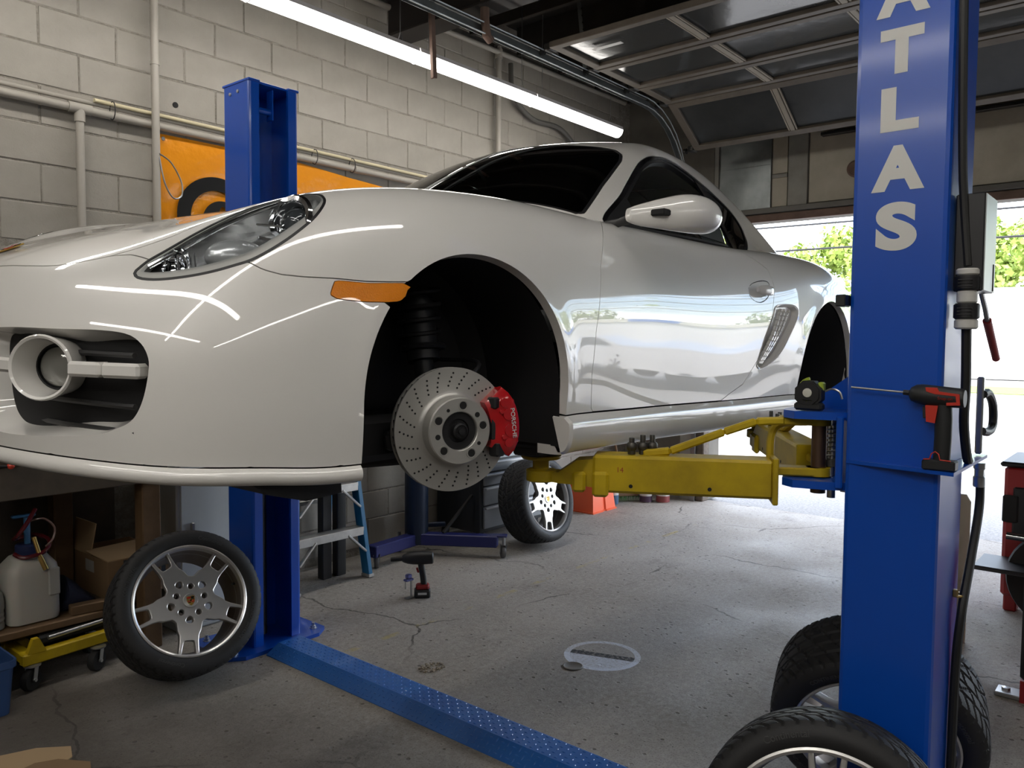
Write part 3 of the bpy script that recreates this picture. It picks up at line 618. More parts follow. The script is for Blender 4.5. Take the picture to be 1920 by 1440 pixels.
# ---- front brake and suspension (left side is the one in view; the right is the same)
def brake(sd):
    C = Vector((1.468, 1.425, 1.374)) if sd == 1 else Vector((1.468, 2*YC-1.425, 1.40)); ax = Vector((-.364*(1 if sd == 1 else -1), -.932*sd, 0)).normalized(); x, y, d = frame_from(ax)
    if y.z < 0: x, y = -x, -y
    P = lambda r, a, h=0.: C+x*(r*cos(a))+y*(r*sin(a))+d*h
    hub = MB(); hub.lathe([(.085, -.10), (.085, -.02), (.050, .0), (.048, .036), (.030, .036), (.028, .030), (.020, .030), (.020, .050), (.016, .054), (.016, .050), (.008, .050), (.008, .058), (0, .058)], C, ax, 32); hub = hub.build('wheel_hub', M_iron, car)
    mb = MB(); mb.lathe([(.082, -.006), (.098, -.004), (.158, -.004), (.159, -.002), (.159, .003), (.158, .004), (.100, .004), (.094, .006), (.088, .012), (.085, .044), (.082, .047), (.050, .047), (.048, .045), (.048, .01)], C, ax, 96, False, False)
    mb.lathe([(.090, -.026), (.158, -.026), (.159, -.024), (.159, -.020), (.158, -.018), (.090, -.018)], C, ax, 96, False, False); disc = mb.build('brake_disc', M_disc, car, smooth=30); tag(disc, 'grey drilled brake disc')
    mb = MB()
    for k in range(48): a = 2*pi*k/48; mb.bar(P(.10, a, -.012), P(.156, a+.12, -.012), .004, .014)
    sub(mb, 'cooling_vanes', M_iron, disc)
    mb = MB()
    for k in range(24):
        a0 = 2*pi*k/24
        for i in range(5 if k % 2 else 4):
            r = .1485-.0105*i-(.004 if k % 2 == 0 else 0); a = a0+.040*i; mb.cyl(P(r, a, .0038), P(r, a, .0046), .0027, n=8)
    o = sub(mb, 'drill_holes', M_gap, disc); o['kind'] = 'stuff'
    mb = MB()
    for k in range(5):
        a = radians(83)-2*pi*k/5; mb = MB(); mb.lathe([(.0135, .0465), (.0135, .0485), (.0115, .0485), (.0105, .030)], P(.065, a), ax, 16, False, False); sub(mb, 'bolt_seat', M_disc, disc)
    mb = MB()
    for k in range(5):
        a = radians(83)-2*pi*k/5; mb = MB(); mb.cyl(P(.065, a, .0462), P(.065, a, .0476), .0098, n=14); sub(mb, 'bolt_hole', M_gap, disc)
    for a, r in ((radians(122), .0045), (radians(30+10), .007), (radians(-168), .007), (radians(-32), .005)): mb = MB(); mb.cyl(P(.062, a, .0462), P(.062, a, .0476), r, n=12); sub(mb, 'bolt_hole', M_gap, disc)
    # caliper: lofted block straddling the rear edge of the disc
    cal = MB(); prof = [(-.046, .040), (-.046, -.050), (.0, -.052), (.020, -.046), (.026, -.010), (.026, .020), (.030, .030), (.032, .040), (.028, .052), (.016, .056), (-.010, .054), (-.030, .050)]
    mid = .13; rings = []
    for t in np.linspace(-1, 1, 11):
        a = mid+t*.60; r0 = .139; sc = 1-.20*abs(t)**3; kk = 1-.25*max(0, abs(t)-.75)*4
        rings.append([P(r0+(p*sc), a, q*kk) for p, q in prof])
    cal.loft(rings); c1 = cal.build('brake_caliper', M_red, car, smooth=40); tag(c1, 'red brake caliper')
    mb = MB()
    for t in (-.62, -.25, .25, .62): mb.cyl(P(.139, mid+t*.62, .052), P(.139, mid+t*.62, .0585), .016 if abs(t) < .5 else .012, n=20)
    mb.bar(P(.164, mid+.36, .048), P(.164, mid-.36, .048), .012, .012, .003); sub(mb, 'caliper_ribs', M_red, c1)
    mb = MB()
    for t in (-.48, .42): mb.cyl(P(.122, mid+t*.62, .054), P(.122, mid+t*.62, .0600), .0060, n=14)
    sub(mb, 'caliper_bolts', M_red, c1)
    mb = MB(); mb.box(P(.118, mid+.48, .040), (.02, .03, .03), .004); mb.box(P(.104, mid-.0, .028), (.03, .03, .09), .006); mb.box(P(.125, mid-.56, .03), (.035, .035, .04), .006); sub(mb, 'brake_pads', M_blackpl, c1)
    vs, fs = text_mesh('PORSCHE', .0165, .0006)
    a = mid-.02; tx = -(-x*sin(a)+y*cos(a)); ty = (x*cos(a)+y*sin(a)); o_ = P(.147, a, .0590)
    if sd == -1: tx = -tx
    mb = MB(); mb.add([o_+tx*v.x*1.1+ty*v.y+d*v.z for v in vs], fs); sub(mb, 'caliper_lettering', M_silver, c1)
    # strut, knuckle, arm, hose
    up = C-d*.13
    mb = MB(); mb.cyl(up+Vector((0, 0, .02)), up+Vector((.015, .06*sd, .20)), .028, n=18); mb.cyl(up+Vector((.012, .045*sd, .17)), up+Vector((.025, .09*sd, .34)), .045, n=18); mb.lathe([(.06, 0), (.065, .006), (.06, .014)], up+Vector((.013, .05*sd, .20)), (0.05, .15*sd, 1), 20)
    st = mb.build('suspension_strut', mat('strut_grey', (.035, .037, .04), .45, .3), car)
    mb = MB(); pts = []
    for k in range(90): q = k/90*2*pi*4.5; pts.append(up+Vector((.018+.055*cos(q), .07*sd+.055*sin(q), .22+.17*k/90)))
    mb.tube(pts, .006, 6); sub(mb, 'coil_spring', M_iron, st)
    mb = MB(); mb.box(C-d*.085+Vector((0, 0, -.005)), (.10, .07, .20), .02); mb.bar(C-d*.07+Vector((-.02, 0, .0)), C-d*.06+Vector((-.155, .05*sd, -.03)), .03, .05, .008); mb.bar(C-d*.10+Vector((0, 0, -.08)), C+Vector((.10, .42*sd, -.12)), .06, .03, .008); mb.bar(C-d*.10+Vector((0, 0, -.08)), C+Vector((-.22, .42*sd, -.12)), .05, .03, .008); mb.build('knuckle_and_arms', M_iron, car)
    mb = MB(); mb.tube(crom([C-d*.05+x*.06+y*.12, C-d*.10+x*.12+y*.17, up+Vector((.08, .1*sd, .18)), up+Vector((.1, .2*sd, .25))], 6, False), .006, 8); mb.build('brake_hose', M_blackpl, car)
    mb = MB(); mb.lathe([(.07, -.03), (.150, -.032), (.153, -.03), (.153, -.028), (.07, -.028)], C, ax, 48, False, False); mb.build('dust_shield', M_iron, car)
brake(1)
# ---------------------------------------------------------------- node helper
class NG:
    def __init__(s, name, rough=.7):
        s.m = bpy.data.materials.new(name); s.m.use_nodes = True; s.t = s.m.node_tree; s.bs = s.t.nodes['Principled BSDF']; s.bs.inputs['Roughness'].default_value = rough
        s.tc = s.t.nodes.new('ShaderNodeTexCoord'); s.P = s.tc.outputs['Object']; MATS[name] = s.m
    def _in(s, node, i, v):
        if hasattr(v, 'is_linked') or hasattr(v, 'links'): s.t.links.new(v, node.inputs[i])
        elif isinstance(v, (tuple, list)): node.inputs[i].default_value = tuple(v)+((1,) if len(v) == 3 and len(node.inputs[i].default_value) == 4 else ())
        else: node.inputs[i].default_value = v
    def math(s, op, a, b=0., c=None, clamp=False):
        n = s.t.nodes.new('ShaderNodeMath'); n.operation = op; n.use_clamp = clamp; s._in(n, 0, a); s._in(n, 1, b)
        if c is not None: s._in(n, 2, c)
        return n.outputs[0]
    def xyz(s):
        n = s.t.nodes.new('ShaderNodeSeparateXYZ'); s.t.links.new(s.P, n.inputs[0]); return n.outputs
    def vec(s, scale=(1, 1, 1), loc=(0, 0, 0), src=None):
        n = s.t.nodes.new('ShaderNodeMapping'); n.inputs['Scale'].default_value = scale; n.inputs['Location'].default_value = loc; s.t.links.new(src or s.P, n.inputs[0]); return n.outputs[0]
    def noise(s, scale, detail=5, rough=.55, src=None, out='Fac'):
        n = s.t.nodes.new('ShaderNodeTexNoise'); n.inputs['Scale'].default_value = scale; n.inputs['Detail'].default_value = detail; n.inputs['Roughness'].default_value = rough; s.t.links.new(src or s.P, n.inputs['Vector']); return n.outputs[out]
    def voro(s, scale, feat='F1', src=None, out='Distance'):
        n = s.t.nodes.new('ShaderNodeTexVoronoi'); n.feature = feat; n.inputs['Scale'].default_value = scale; s.t.links.new(src or s.P, n.inputs['Vector']); return n.outputs[out]
    def ramp(s, f, a, b, ca=(0, 0, 0), cb=(1, 1, 1)):
        n = s.t.nodes.new('ShaderNodeValToRGB'); n.color_ramp.elements[0].position = a; n.color_ramp.elements[1].position = b; n.color_ramp.elements[0].color = tuple(ca)+(1,); n.color_ramp.elements[1].color = tuple(cb)+(1,); s.t.links.new(f, n.inputs[0]); return n.outputs[0]
    def mix(s, f, a, b, mode='MIX'):
        n = s.t.nodes.new('ShaderNodeMixRGB'); n.blend_type = mode; s._in(n, 0, f); s._in(n, 1, a); s._in(n, 2, b); return n.outputs[0]
    def done(s, col, bump=None, strength=.3, dist=.01, rough=None):
        s._in(s.bs, 'Base Color', col) if isinstance(col, tuple) else s.t.links.new(col, s.bs.inputs['Base Color'])
        if rough is not None: s.t.links.new(rough, s.bs.inputs['Roughness'])
        if bump is not None:
            b = s.t.nodes.new('ShaderNodeBump'); b.inputs['Strength'].default_value = strength; b.inputs['Distance'].default_value = dist; s.t.links.new(bump, b.inputs['Height']); s.t.links.new(b.outputs[0], s.bs.inputs['Normal'])
        return s.m
# ---- worn concrete floor: mottling, pits, cracks, a scuffed yellow line and a scuffed white ring
g = NG('concrete_floor', .62)
x, y, z = g.xyz()
base = g.ramp(g.noise(.9, 8, .62), .30, .70, (.215, .192, .165), (.375, .348, .312))
col = g.mix(g.ramp(g.noise(2.3, 6, .7), .55, .75), base, (.17, .150, .128))
col = g.mix(g.math('MULTIPLY', g.ramp(g.noise(34, 5, .7), .38, .66), .55), col, (.46, .43, .39))
col = g.mix(g.math('MULTIPLY', g.ramp(g.noise(120, 3, .7), .52, .66), .55), col, (.10, .088, .074))
spots = g.math('MULTIPLY', g.math('LESS_THAN', g.voro(46), .16), g.ramp(g.noise(9, 3), .50, .58))
col = g.mix(g.math('MULTIPLY', spots, .75), col, (.07, .06, .05))
dirt_shade = g.math('MULTIPLY', g.math('SUBTRACT', 2.75, g.math('ADD', x, g.math('MULTIPLY', g.noise(1.3, 5, .6), 1.0))), 1.1, clamp=True)  # oily dirt plus shade of car and wheel, painted into the floor
col = g.mix(g.math('MULTIPLY', dirt_shade, .84), col, (.050, .039, .030))
pits = g.ramp(g.voro(16), .10, .16); pitm = g.ramp(g.noise(6, 3), .40, .52)
col = g.mix(g.math('MULTIPLY', g.math('MULTIPLY', g.math('SUBTRACT', 1., pits), pitm), .7), col, (.07, .06, .05))
warp = g.mix(.22, g.P, g.noise(2.5, 4, .6, out='Color'), 'ADD')
ck = g.voro(.55, 'DISTANCE_TO_EDGE', src=warp); crack = g.math('MULTIPLY', g.math('LESS_THAN', ck, .0035), g.ramp(g.noise(1.2, 2), .45, .55))
col = g.mix(g.math('MULTIPLY', crack, .75), col, (.04, .035, .03))
yl = g.math('MULTIPLY', g.math('LESS_THAN', g.math('ABSOLUTE', g.math('SUBTRACT', y, 3.232)), .020), g.math('MULTIPLY', g.ramp(g.noise(7, 5, .7), .50, .62), g.math('MULTIPLY', g.math('GREATER_THAN', x, 2.55), g.math('LESS_THAN', x, 6.5))))
col = g.mix(g.math('MULTIPLY', yl, .55), col, (.42, .33, .10))
dx = g.math('SUBTRACT', x, 3.385); dy = g.math('SUBTRACT', y, 2.215); rr = g.math('SQRT', g.math('ADD', g.math('MULTIPLY', dx, dx), g.math('MULTIPLY', dy, dy)))
ringm = g.math('MULTIPLY', g.math('LESS_THAN', rr, .195), g.math('ADD', g.math('MULTIPLY', g.math('GREATER_THAN', rr, .165), .7), g.math('MULTIPLY', g.math('LESS_THAN', g.math('ADD', dx, g.math('MULTIPLY', dy, .35)), -.025), .85)))
ringm = g.math('MULTIPLY', ringm, g.ramp(g.noise(75, 5, .7), .30, .50))
col = g.mix(ringm, col, (.66, .70, .78))
dk = g.math('MULTIPLY', g.math('LESS_THAN', g.math('ABSOLUTE', g.math('ADD', g.math('ADD', dx, g.math('MULTIPLY', dy, .35)), .0)), .026), g.math('LESS_THAN', rr, .165))
col = g.mix(g.math('MULTIPLY', dk, g.ramp(g.noise(60, 3), .25, .5)), col, (.012, .012, .013))
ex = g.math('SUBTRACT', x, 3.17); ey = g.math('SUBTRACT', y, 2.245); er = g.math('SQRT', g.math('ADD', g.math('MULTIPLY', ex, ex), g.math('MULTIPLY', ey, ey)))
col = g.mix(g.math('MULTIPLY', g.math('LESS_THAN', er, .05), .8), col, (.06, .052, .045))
hgt = g.math('ADD', g.math('MULTIPLY', g.noise(40, 6, .7), .5), g.math('MULTIPLY', g.math('SUBTRACT', 1., g.math('MULTIPLY', g.math('SUBTRACT', 1., pits), pitm)), 1.2))
hgt = g.math('SUBTRACT', hgt, g.math('MULTIPLY', crack, .8))
rg = g.ramp(g.noise(1.7, 5, .6), .35, .7, (.62, .62, .62), (.92, .92, .92))
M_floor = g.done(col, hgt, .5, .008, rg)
# ---- painted block wall
g = NG('painted_block', .55)
c0 = g.ramp(g.noise(3.2, 6, .6), .3, .7, (.27, .25, .215), (.345, .32, .28))
c0 = g.mix(g.math('MULTIPLY', g.ramp(g.noise(70, 4, .7), .66, .74), .6), c0, (.15, .135, .11))
M_block = g.done(c0, g.math('ADD', g.noise(45, 6, .65), g.math('MULTIPLY', g.noise(220, 3), .4)), .35, .004)
g = NG('mortar', .8); M_mortar = g.done(g.ramp(g.noise(30, 5, .7), .3, .7, (.20, .18, .15), (.38, .355, .31)), g.noise(38, 6, .7), .9, .02)
g = NG('dirty_concrete', .8); M_conc = g.done(g.ramp(g.noise(1.6, 7, .65), .3, .72, (.12, .11, .098), (.30, .285, .26)), g.noise(20, 6, .7), .4, .01)
M_ceil = mat('ceiling_dark', (.030, .027, .024), .9, noise=(3, .5, (.012, .011, .010)))
M_joist = mat('joist_dark_wood', (.040, .033, .027), .8, noise=(5, .5, (.018, .015, .012)))
# ---- floor, walls, ceiling
XF, YW, ZC = 7.5, 4.645, 4.35
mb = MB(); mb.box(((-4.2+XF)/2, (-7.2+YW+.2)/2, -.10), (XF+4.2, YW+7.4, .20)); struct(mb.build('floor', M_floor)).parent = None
mb = MB(); mb.box((1.65, YW+.115, ZC/2), (11.9, .22, ZC)); wl = struct(mb.build('wall_left', M_mortar))
R = rnd(4); variants = []
for k in range(6):
    mb = MB(); mb.box((0, 0, 0), (.391, .024, .196), .0035)
    mb.v = [(a+R.uniform(-.0025, .0025), b+R.uniform(-.0012, .0012), c+R.uniform(-.0022, .0022)) for a, b, c in mb.v]
    variants.append(mb.build('block', M_block, smooth=0).data); bpy.data.objects.remove(bpy.data.objects['block'])
for kz in range(-1, 22):
    z0 = .053+.205*kz; zc = z0+.1025
    if zc < .02 or zc > ZC-.05: continue
    for kx in range(0, 17):
        xc = .88+.40*kx+(.2 if kz % 2 else 0)
        if xc > XF-.25: continue
        low = zc < 1.15 and 3.0 < xc < 7.2; high = zc > 2.12
        if not (low or high): continue
        o = bpy.data.objects.new('block', variants[R.randrange(6)]); COL.objects.link(o); o.parent = wl; o.location = (xc, YW+.013+R.uniform(-.0015, .0015), zc); o.rotation_euler = (0, 0, R.choice((0, pi)))
mb = MB(); mb.box((1.65, -7.1, ZC/2), (11.9, .2, ZC)); struct(mb.build('wall_right', M_conc))
mb = MB(); mb.box((-4.1, -1.2, ZC/2), (.2, 11.9, ZC)); struct(mb.build('wall_back', M_conc))
mb = MB(); mb.box((1.65, -1.2, ZC+.1), (11.9, 12.2, .2)); ceil = struct(mb.build('ceiling', M_ceil))
for k in range(19):
    xk = -3.6+.61*k
    mb = MB(); mb.box((xk, -1.2, ZC-.12), (.045, 11.6, .24), .003); mb.build('joist', M_joist, ceil)
mb = MB()
for zz, wd in ((ZC-.25, .20), (ZC-.55, .20)): mb.box((4.05, -1.2, zz), (wd, 11.6, .016), .002)
mb.box((4.05, -1.2, ZC-.40), (.014, 11.6, .30)); mb.build('steel_beam', mat('beam_brown_black', (.022, .018, .016), .6, .2), ceil)
# ---- front wall with two bay openings
OP = [(3.66, -.22), (-.75, -4.6)]; ZH = 2.775
mb = MB(); edges = [(YW+.2, 3.66), (-.22, -.75), (-4.6, -7.2)]
for a, b in edges: mb.box((XF+.12, (a+b)/2, ZC/2), (.24, abs(a-b), ZC), .006)
for a, b in OP: mb.box((XF+.14, (a+b)/2, (ZC+ZH)/2), (.20, a-b, ZC-ZH), .004)
fw = struct(mb.build('wall_front', mat('front_wall_grime', (.105, .095, .080), .75, noise=(2.2, .5, (.20, .185, .15)), bump=(14, .3, .01))))
M_bplate = mat('old_beige_board', (.50, .46, .37), .65, noise=(3.5, .55, (.33, .30, .23)), bump=(9, .2, .01))
M_bplate2 = mat('grey_board', (.34, .33, .29), .7, noise=(4.5, .5, (.22, .21, .185)))
M_sheet = mat('galvanised_sheet', (.30, .32, .32), .42, .85, noise=(4, .5, (.17, .185, .185)), bump=(5, .25, .02))
M_rust = mat('rusty_steel', (.11, .072, .055), .7, .3, noise=(9, .5, (.20, .13, .10)))
def hpanel(name, y0, y1, z0, z1, m, t=.02, dx=0.):
    mb = MB(); mb.box((XF+.04-t/2-dx, (y0+y1)/2, (z0+z1)/2), (t, abs(y1-y0), z1-z0), .003); return mb.build(name, m, fw)
hpanel('header_board', 3.66, 3.62, 2.86, 3.60, M_bplate2, .03); hpanel('header_board', 3.90, 3.64, 3.20, 3.62, M_bplate, .02)
hpanel('sheet_metal', 3.61, 3.085, 3.30, 3.62, M_sheet, .012); hpanel('sheet_metal', 3.61, 3.085, 2.875, 3.31, M_sheet, .016)
hpanel('header_board', 3.07, 2.925, 3.21, 3.62, M_bplate, .018); hpanel('header_board', 3.07, 2.925, 2.90, 3.17, M_bplate, .018); hpanel('header_strip', 3.07, 2.925, 3.17, 3.205, M_bplate2, .026)
hpanel('header_board', 2.915, 2.735, 2.865, 3.62, M_bplate2, .026); hpanel('header_board', 2.72, 1.50, 2.905, 3.62, M_bplate, .018); hpanel('header_board', 1.47, .10, 2.905, 3.62, M_bplate, .018)
hpanel('header_strip', 3.63, -.2, 2.845, 2.895, mat('dark_angle_iron', (.10, .095, .085), .5, .6), .045); hpanel('header_strip', 3.63, -.2, ZH-.005, 2.84, M_rust, .03, -.02)
mb = MB(); mb.lathe([(.075, 0), (.075, .03), (.06, .035), (.05, .03)], (XF+.02, 2.30, 3.16), (-1, 0, 0), 24, False, True); mb.build('round_cover', M_rust, fw)
mb = MB(); mb.box((XF-.02, 1.3, 3.50), (.07, 2.6, .03), .004); mb.box((XF-.02, 1.3, 3.56), (.05, 2.6, .02), .004); mb.build('spring_channel', mat('channel_dark', (.05, .048, .044), .5, .6), fw)
# wood post and steel edge at the left jamb
mb = MB(); mb.box((XF-.07, 3.70, 1.38), (.12, .10, 2.76), .008); tj = struct(mb.build('trim_1', mat('weathered_post', (.16, .13, .10), .8, noise=(14, .5, (.07, .055, .045)), bump=(30, .5, .01))))
mb = MB(); mb.box((XF-.16, 3.75, 1.38), (.02, .05, 2.76), .003); struct(mb.build('trim_2', M_sheet))
mb = MB(); mb.box((XF-.11, 3.84, 1.0), (.02, .16, 2.0), .003); struct(mb.build('trim_3', M_bplate2))
# ---- overhead sectional door, open on its tracks
M_dfr = mat('door_frame_wood', (.13, .108, .082), .6, noise=(8, .5, (.08, .065, .05)))
M_dfr2 = mat('door_stop_pale', (.26, .225, .175), .6)
M_pane = mat('door_pane_plexi', (.030, .032, .032), .14, noise=(2.5, .5, (.050, .052, .052)), bump=(1.6, .12, .05), specular_ior_level=.25)
door = thing('overhead_door', 'open overhead garage door of dark glazed panels on ceiling tracks', 'garage door', (5.4, 1.66, 3.7))
secs = [((4.60, 3.70), (5.20, 3.70)), ((5.22, 3.70), (5.79, 3.70)), ((5.81, 3.70), (6.30, 3.69)), ((6.32, 3.685), (6.84, 3.385))]
ys = [3.53, 2.60, 1.67, .74, -.19]
for (xa, za), (xb, zb) in secs:
    d = Vector((xb-xa, 0, zb-za)).normalized(); up = Vector((-d.z, 0, d.x)); up = up if up.z > 0 else -up
    mb = MB()
    for (px_, pz_) in ((xa, za), (xb, zb)):
        s_ = 1 if px_ == xa else -1; c = Vector((px_, 0, pz_))+d*(.03*s_); mb.bar(c+Vector((0, ys[0], 0)), c+Vector((0, ys[-1], 0)), .06, .045, .004, up=tuple(up))
    mb.build('door_rail', M_dfr, door)
    for i, yk in enumerate(ys):
        mb = MB(); wd = .07 if i in (0, 4) else .04; yk2 = yk-wd/2 if i == 0 else (yk+wd/2 if i == 4 else yk); mb.bar(Vector((xa, yk2, za))+d*.05, Vector((xb, yk2, zb))-d*.05, wd, .042, .004, up=tuple(up)); mb.build('door_stile', M_dfr if i in (0, 4) else M_dfr2, door)
    for y0, y1 in zip(ys[:-1], ys[1:]):
        mb = MB(); mb.bar(Vector((xa, (y0+y1)/2, za))+d*.05+up*.006, Vector((xb, (y0+y1)/2, zb))-d*.05+up*.006, abs(y1-y0)-.04, .006, up=tuple(up)); mb.build('door_pane', M_pane, door)
        mb = MB()
        for yy in (y0-.035, y1+.03): mb.bar(Vector((xa, yy, za))+d*.06-up*.012, Vector((xb, yy, zb))-d*.06-up*.012, .012, .012, up=tuple(up))
        mb.build('pane_bead', M_dfr2, door)
for xr, zr in ((4.66, 3.70), (5.21, 3.70), (5.80, 3.70), (6.31, 3.69), (6.84, 3.39)):
    mb = MB(); mb.box((xr, 3.56, zr), (.09, .06, .05), .006); mb.cyl((xr, 3.56, zr-.01), (xr, 3.66, zr-.01), .007); mb.cyl((xr, 3.62, zr-.01), (xr, 3.645, zr-.01), .026, n=18); mb.build('door_roller', mat('roller_iron', (.05, .048, .045), .5, .7), door)
mb = MB(); mb.box((4.85, 3.20, 3.685), (.04, .24, .002)); mb.build('door_sticker', mat('sticker_white', (.75, .75, .73), .5), door)
tr = thing('door_track', 'galvanised overhead door track running along the block wall', 'track', (5.0, 3.64, 3.6))
for side_y in (3.64,):
    pts = [(2.4, 3.66), (6.1, 3.66)]+[(6.1+.75*sin(q), 2.91+.75*cos(q)) for q in np.linspace(.15, pi/2, 8)]
    for dy, dz, r in ((-.03, -.035, .006), (-.03, .035, .006)):
        mb = MB(); mb.tube([(a, side_y+dy, b+dz) for a, b in pts], r, 6); mb.build('track_lip', M_sheet, tr)
    mb = MB(); P = [(a, b) for a, b in pts]
    for (a0, b0), (a1, b1) in zip(P[:-1], P[1:]): mb.bar((a0, side_y+.015, b0), (a1, side_y+.015, b1), .004, .07)
    mb.build('track_web', M_sheet, tr)
mb = MB(); mb.bar((2.4, 3.70, 3.72), (6.2, 3.70, 3.72), .05, .006); mb.bar((2.4, 3.725, 3.74), (6.2, 3.725, 3.74), .004, .05); mb.build('angle_iron', M_sheet, tr)
for xs_ in (3.62, 5.3):
    mb = MB(); mb.bar((xs_, 3.70, 3.70), (xs_-.12, 3.70, 4.32), .004, .035, up=(0, 1, 0)); mb.build('strap_hanger', M_sheet, tr)
    mb = MB()
    for k in range(12): mb.cyl((xs_-.12*k/12-.005, 3.682, 3.73+.05*k), (xs_-.12*k/12-.005, 3.680, 3.73+.05*k), .007, n=8)
    o = mb.build('hanger_holes', M_gap, tr); o['kind'] = 'stuff'
mb = MB(); mb.tube([(4.02, 3.62, 4.3), (4.02, 3.62, 3.72), (4.04, 3.62, 3.62), (4.08, 3.62, 3.60)], .03, 10); o = mb.build('hanging_pipe', M_rust); tag(o, 'short rusty pipe hanging down beside the door track', 'pipe')
mb = MB(); mb.bar((3.60, 3.72, 4.3), (3.66, 3.72, 3.27), .035, .012, .002, up=(0, 1, 0)); mb.bar((3.60, 3.735, 4.3), (3.66, 3.735, 3.27), .012, .035, .002, up=(0, 1, 0)); o = mb.build('hanging_angle_iron', M_rust); tag(o, 'rusty angle iron hanging down in front of the strip light', 'bar')
# ---- pipes and wires on the block wall
M_pipe = mat('painted_pipe', (.37, .345, .30), .45, bump=(40, .15, .004))
M_pipe_y = mat('cream_pipe', (.62, .55, .36), .4)
def pipe(name, pts, r, m, label, joints=()):
    mb = MB(); mb.tube(pts, r, 14); o = tag(mb.build(name, m), label, 'pipe')
    for a, b, rj in joints:
        q = MB(); q.cyl(a, b, rj, n=16); q.build('pipe_coupling', m, o, world=False)
    return o
yp = YW-.045
pipe('wall_pipe', [(.8, yp, 2.835), (4.9, yp, 2.815)], .022, M_pipe, 'thick grey pipe running level along the block wall above the banner', [((1.80, yp, 2.832), (1.92, yp, 2.832), .028), ((1.86, yp, 2.84), (1.86, yp, 2.76), .027), ((3.72, yp, 2.821), (3.80, yp, 2.821), .027)])
pipe('wall_pipe', [(.8, yp+.01, 2.882), (4.9, yp+.01, 2.86)], .012, M_pipe, 'thin grey conduit just above the thick wall pipe')
pipe('wall_pipe', [(1.93, yp-.012, 2.89), (4.6, yp-.012, 2.875)], .011, M_pipe_y, 'cream plastic pipe tied to the level wall conduit')
pipe('wall_pipe', [(1.86, yp, 2.80), (1.86, yp, 1.2)], .021, M_pipe, 'short vertical grey pipe dropping from the level pipe tee')
pipe('wall_pipe', [(2.262, yp-.03, 4.3), (2.262, yp-.03, 1.2)], .022, M_pipe, 'vertical grey conduit left of the orange banner', [((2.262, yp-.03, 3.16), (2.262, yp-.03, 3.18), .025)])
pipe('wall_pipe', [(5.29, yp, 4.12), (5.29, yp, 1.5)], .024, M_pipe, 'vertical grey conduit behind the roof of the white car', [((5.29, yp, 4.02), (5.29, yp, 4.10), .032)])
pipe('wall_pipe', [(2.0, yp-.01, 4.02), (7.3, yp-.01, 4.10)], .022, M_pipe, 'grey pipe running along the top of the block wall')
pipe('wall_pipe', [(2.0, yp-.03, 4.10), (4.7, yp-.03, 4.13), (4.9, yp-.10, 4.13), (5.0, yp-.3, 4.15)], .014, M_pipe, 'thin bent conduit under the ceiling along the block wall')
mb = MB(); mb.tube(crom([(5.45, yp, 4.02), (5.47, yp-.02, 3.75), (5.72, yp-.03, 3.60), (6.12, yp-.03, 3.60), (6.38, yp-.02, 3.48), (6.44, yp, 3.30)], 8, False), .022, 10); tag(mb.build('cable_conduit', mat('flex_conduit', (.10, .095, .085), .5)), 'dark flexible conduit curving down the wall behind the strip light', 'cable')
mb = MB(); mb.tube(crom([(2.27, yp-.05, 2.66), (2.34, yp-.05, 2.62), (2.40, yp-.05, 2.52), (2.40, yp-.05, 2.44), (2.35, yp-.05, 2.42), (2.30, yp-.05, 2.50), (2.27, yp-.05, 2.64)], 6, False), .0045, 6); tag(mb.build('wire_loop', M_steel), 'loop of grey wire tied round the conduit beside the banner', 'wire')
for xk, zk, zl in ((2.02, 2.86, 'beside the pipe tee'), (3.36, 2.85, 'right of the far post'), (3.68, 2.845, 'farthest right, by the car roof')):
    mb = MB(); mb.tube([(xk, yp-.03+.035*cos(q), zk-.01+.05*sin(q)) for q in np.linspace(0, 2*pi, 12, endpoint=False)], .003, 5, closed=True); tag(mb.build('zip_tie', M_blackpl), 'dark zip tie round the level wall pipes, '+zl, 'zip tie', 'zip ties on the wall pipes')
mb = MB(); mb.cyl((2.42, YW+.002, 2.985), (2.42, YW-.003, 2.985), .017, n=14); mb.build('anchor_hole', M_gap, wl, world=False)
# orange banner with the black mark
ban = thing('banner', 'glossy orange vinyl banner with black round mark behind the blue post', 'banner', (3.2, YW-.02, 2.3))
M_ban = mat('orange_vinyl', (.82, .30, .012), .22, bump=(3.0, .55, .05), coat_weight=.6)
mb = MB(); N_, M_ = 60, 20; vs = []; R2 = rnd(9)
for i in range(N_+1):
    for j in range(M_+1):
        u = i/N_; v = j/M_; vs.append((2.30+2.0*u, YW-.014-.012*abs(sin(9*u+3*v))*(.3+.7*abs(sin(5*v+2*u))), 2.795-.075*max(0, (u-.45)/.55)-.62*v))
mb.add(vs, [(i*(M_+1)+j, (i+1)*(M_+1)+j, (i+1)*(M_+1)+j+1, i*(M_+1)+j+1) for i in range(N_) for j in range(M_)]); mb.build('banner_sheet', M_ban, ban)
M_bk = mat('banner_black', (.012, .012, .012), .25, coat_weight=.5)
def arc_band(c, r0, r1, a0, a1, n=48):
    o = [(c[0]+r1*cos(a), c[1]+r1*sin(a)*.95) for a in np.linspace(a0, a1, n)]; i = [(c[0]+r0*cos(a), c[1]+r0*sin(a)*.95) for a in np.linspace(a1, a0, n)]; return o, i
mb = MB(); c0_ = (2.665, 2.345)
for r0, r1, a0, a1 in ((.175, .262, radians(20), radians(345)),):
    o, i = arc_band(c0_, r0, r1, a0, a1); n = len(o); vs = [(p[0], YW-.034, p[1]) for p in o+i]; mb.add(vs, [(k, k+1, 2*n-2-k, 2*n-1-k) for k in range(n-1)])
mb.build('banner_mark', M_bk, ban)
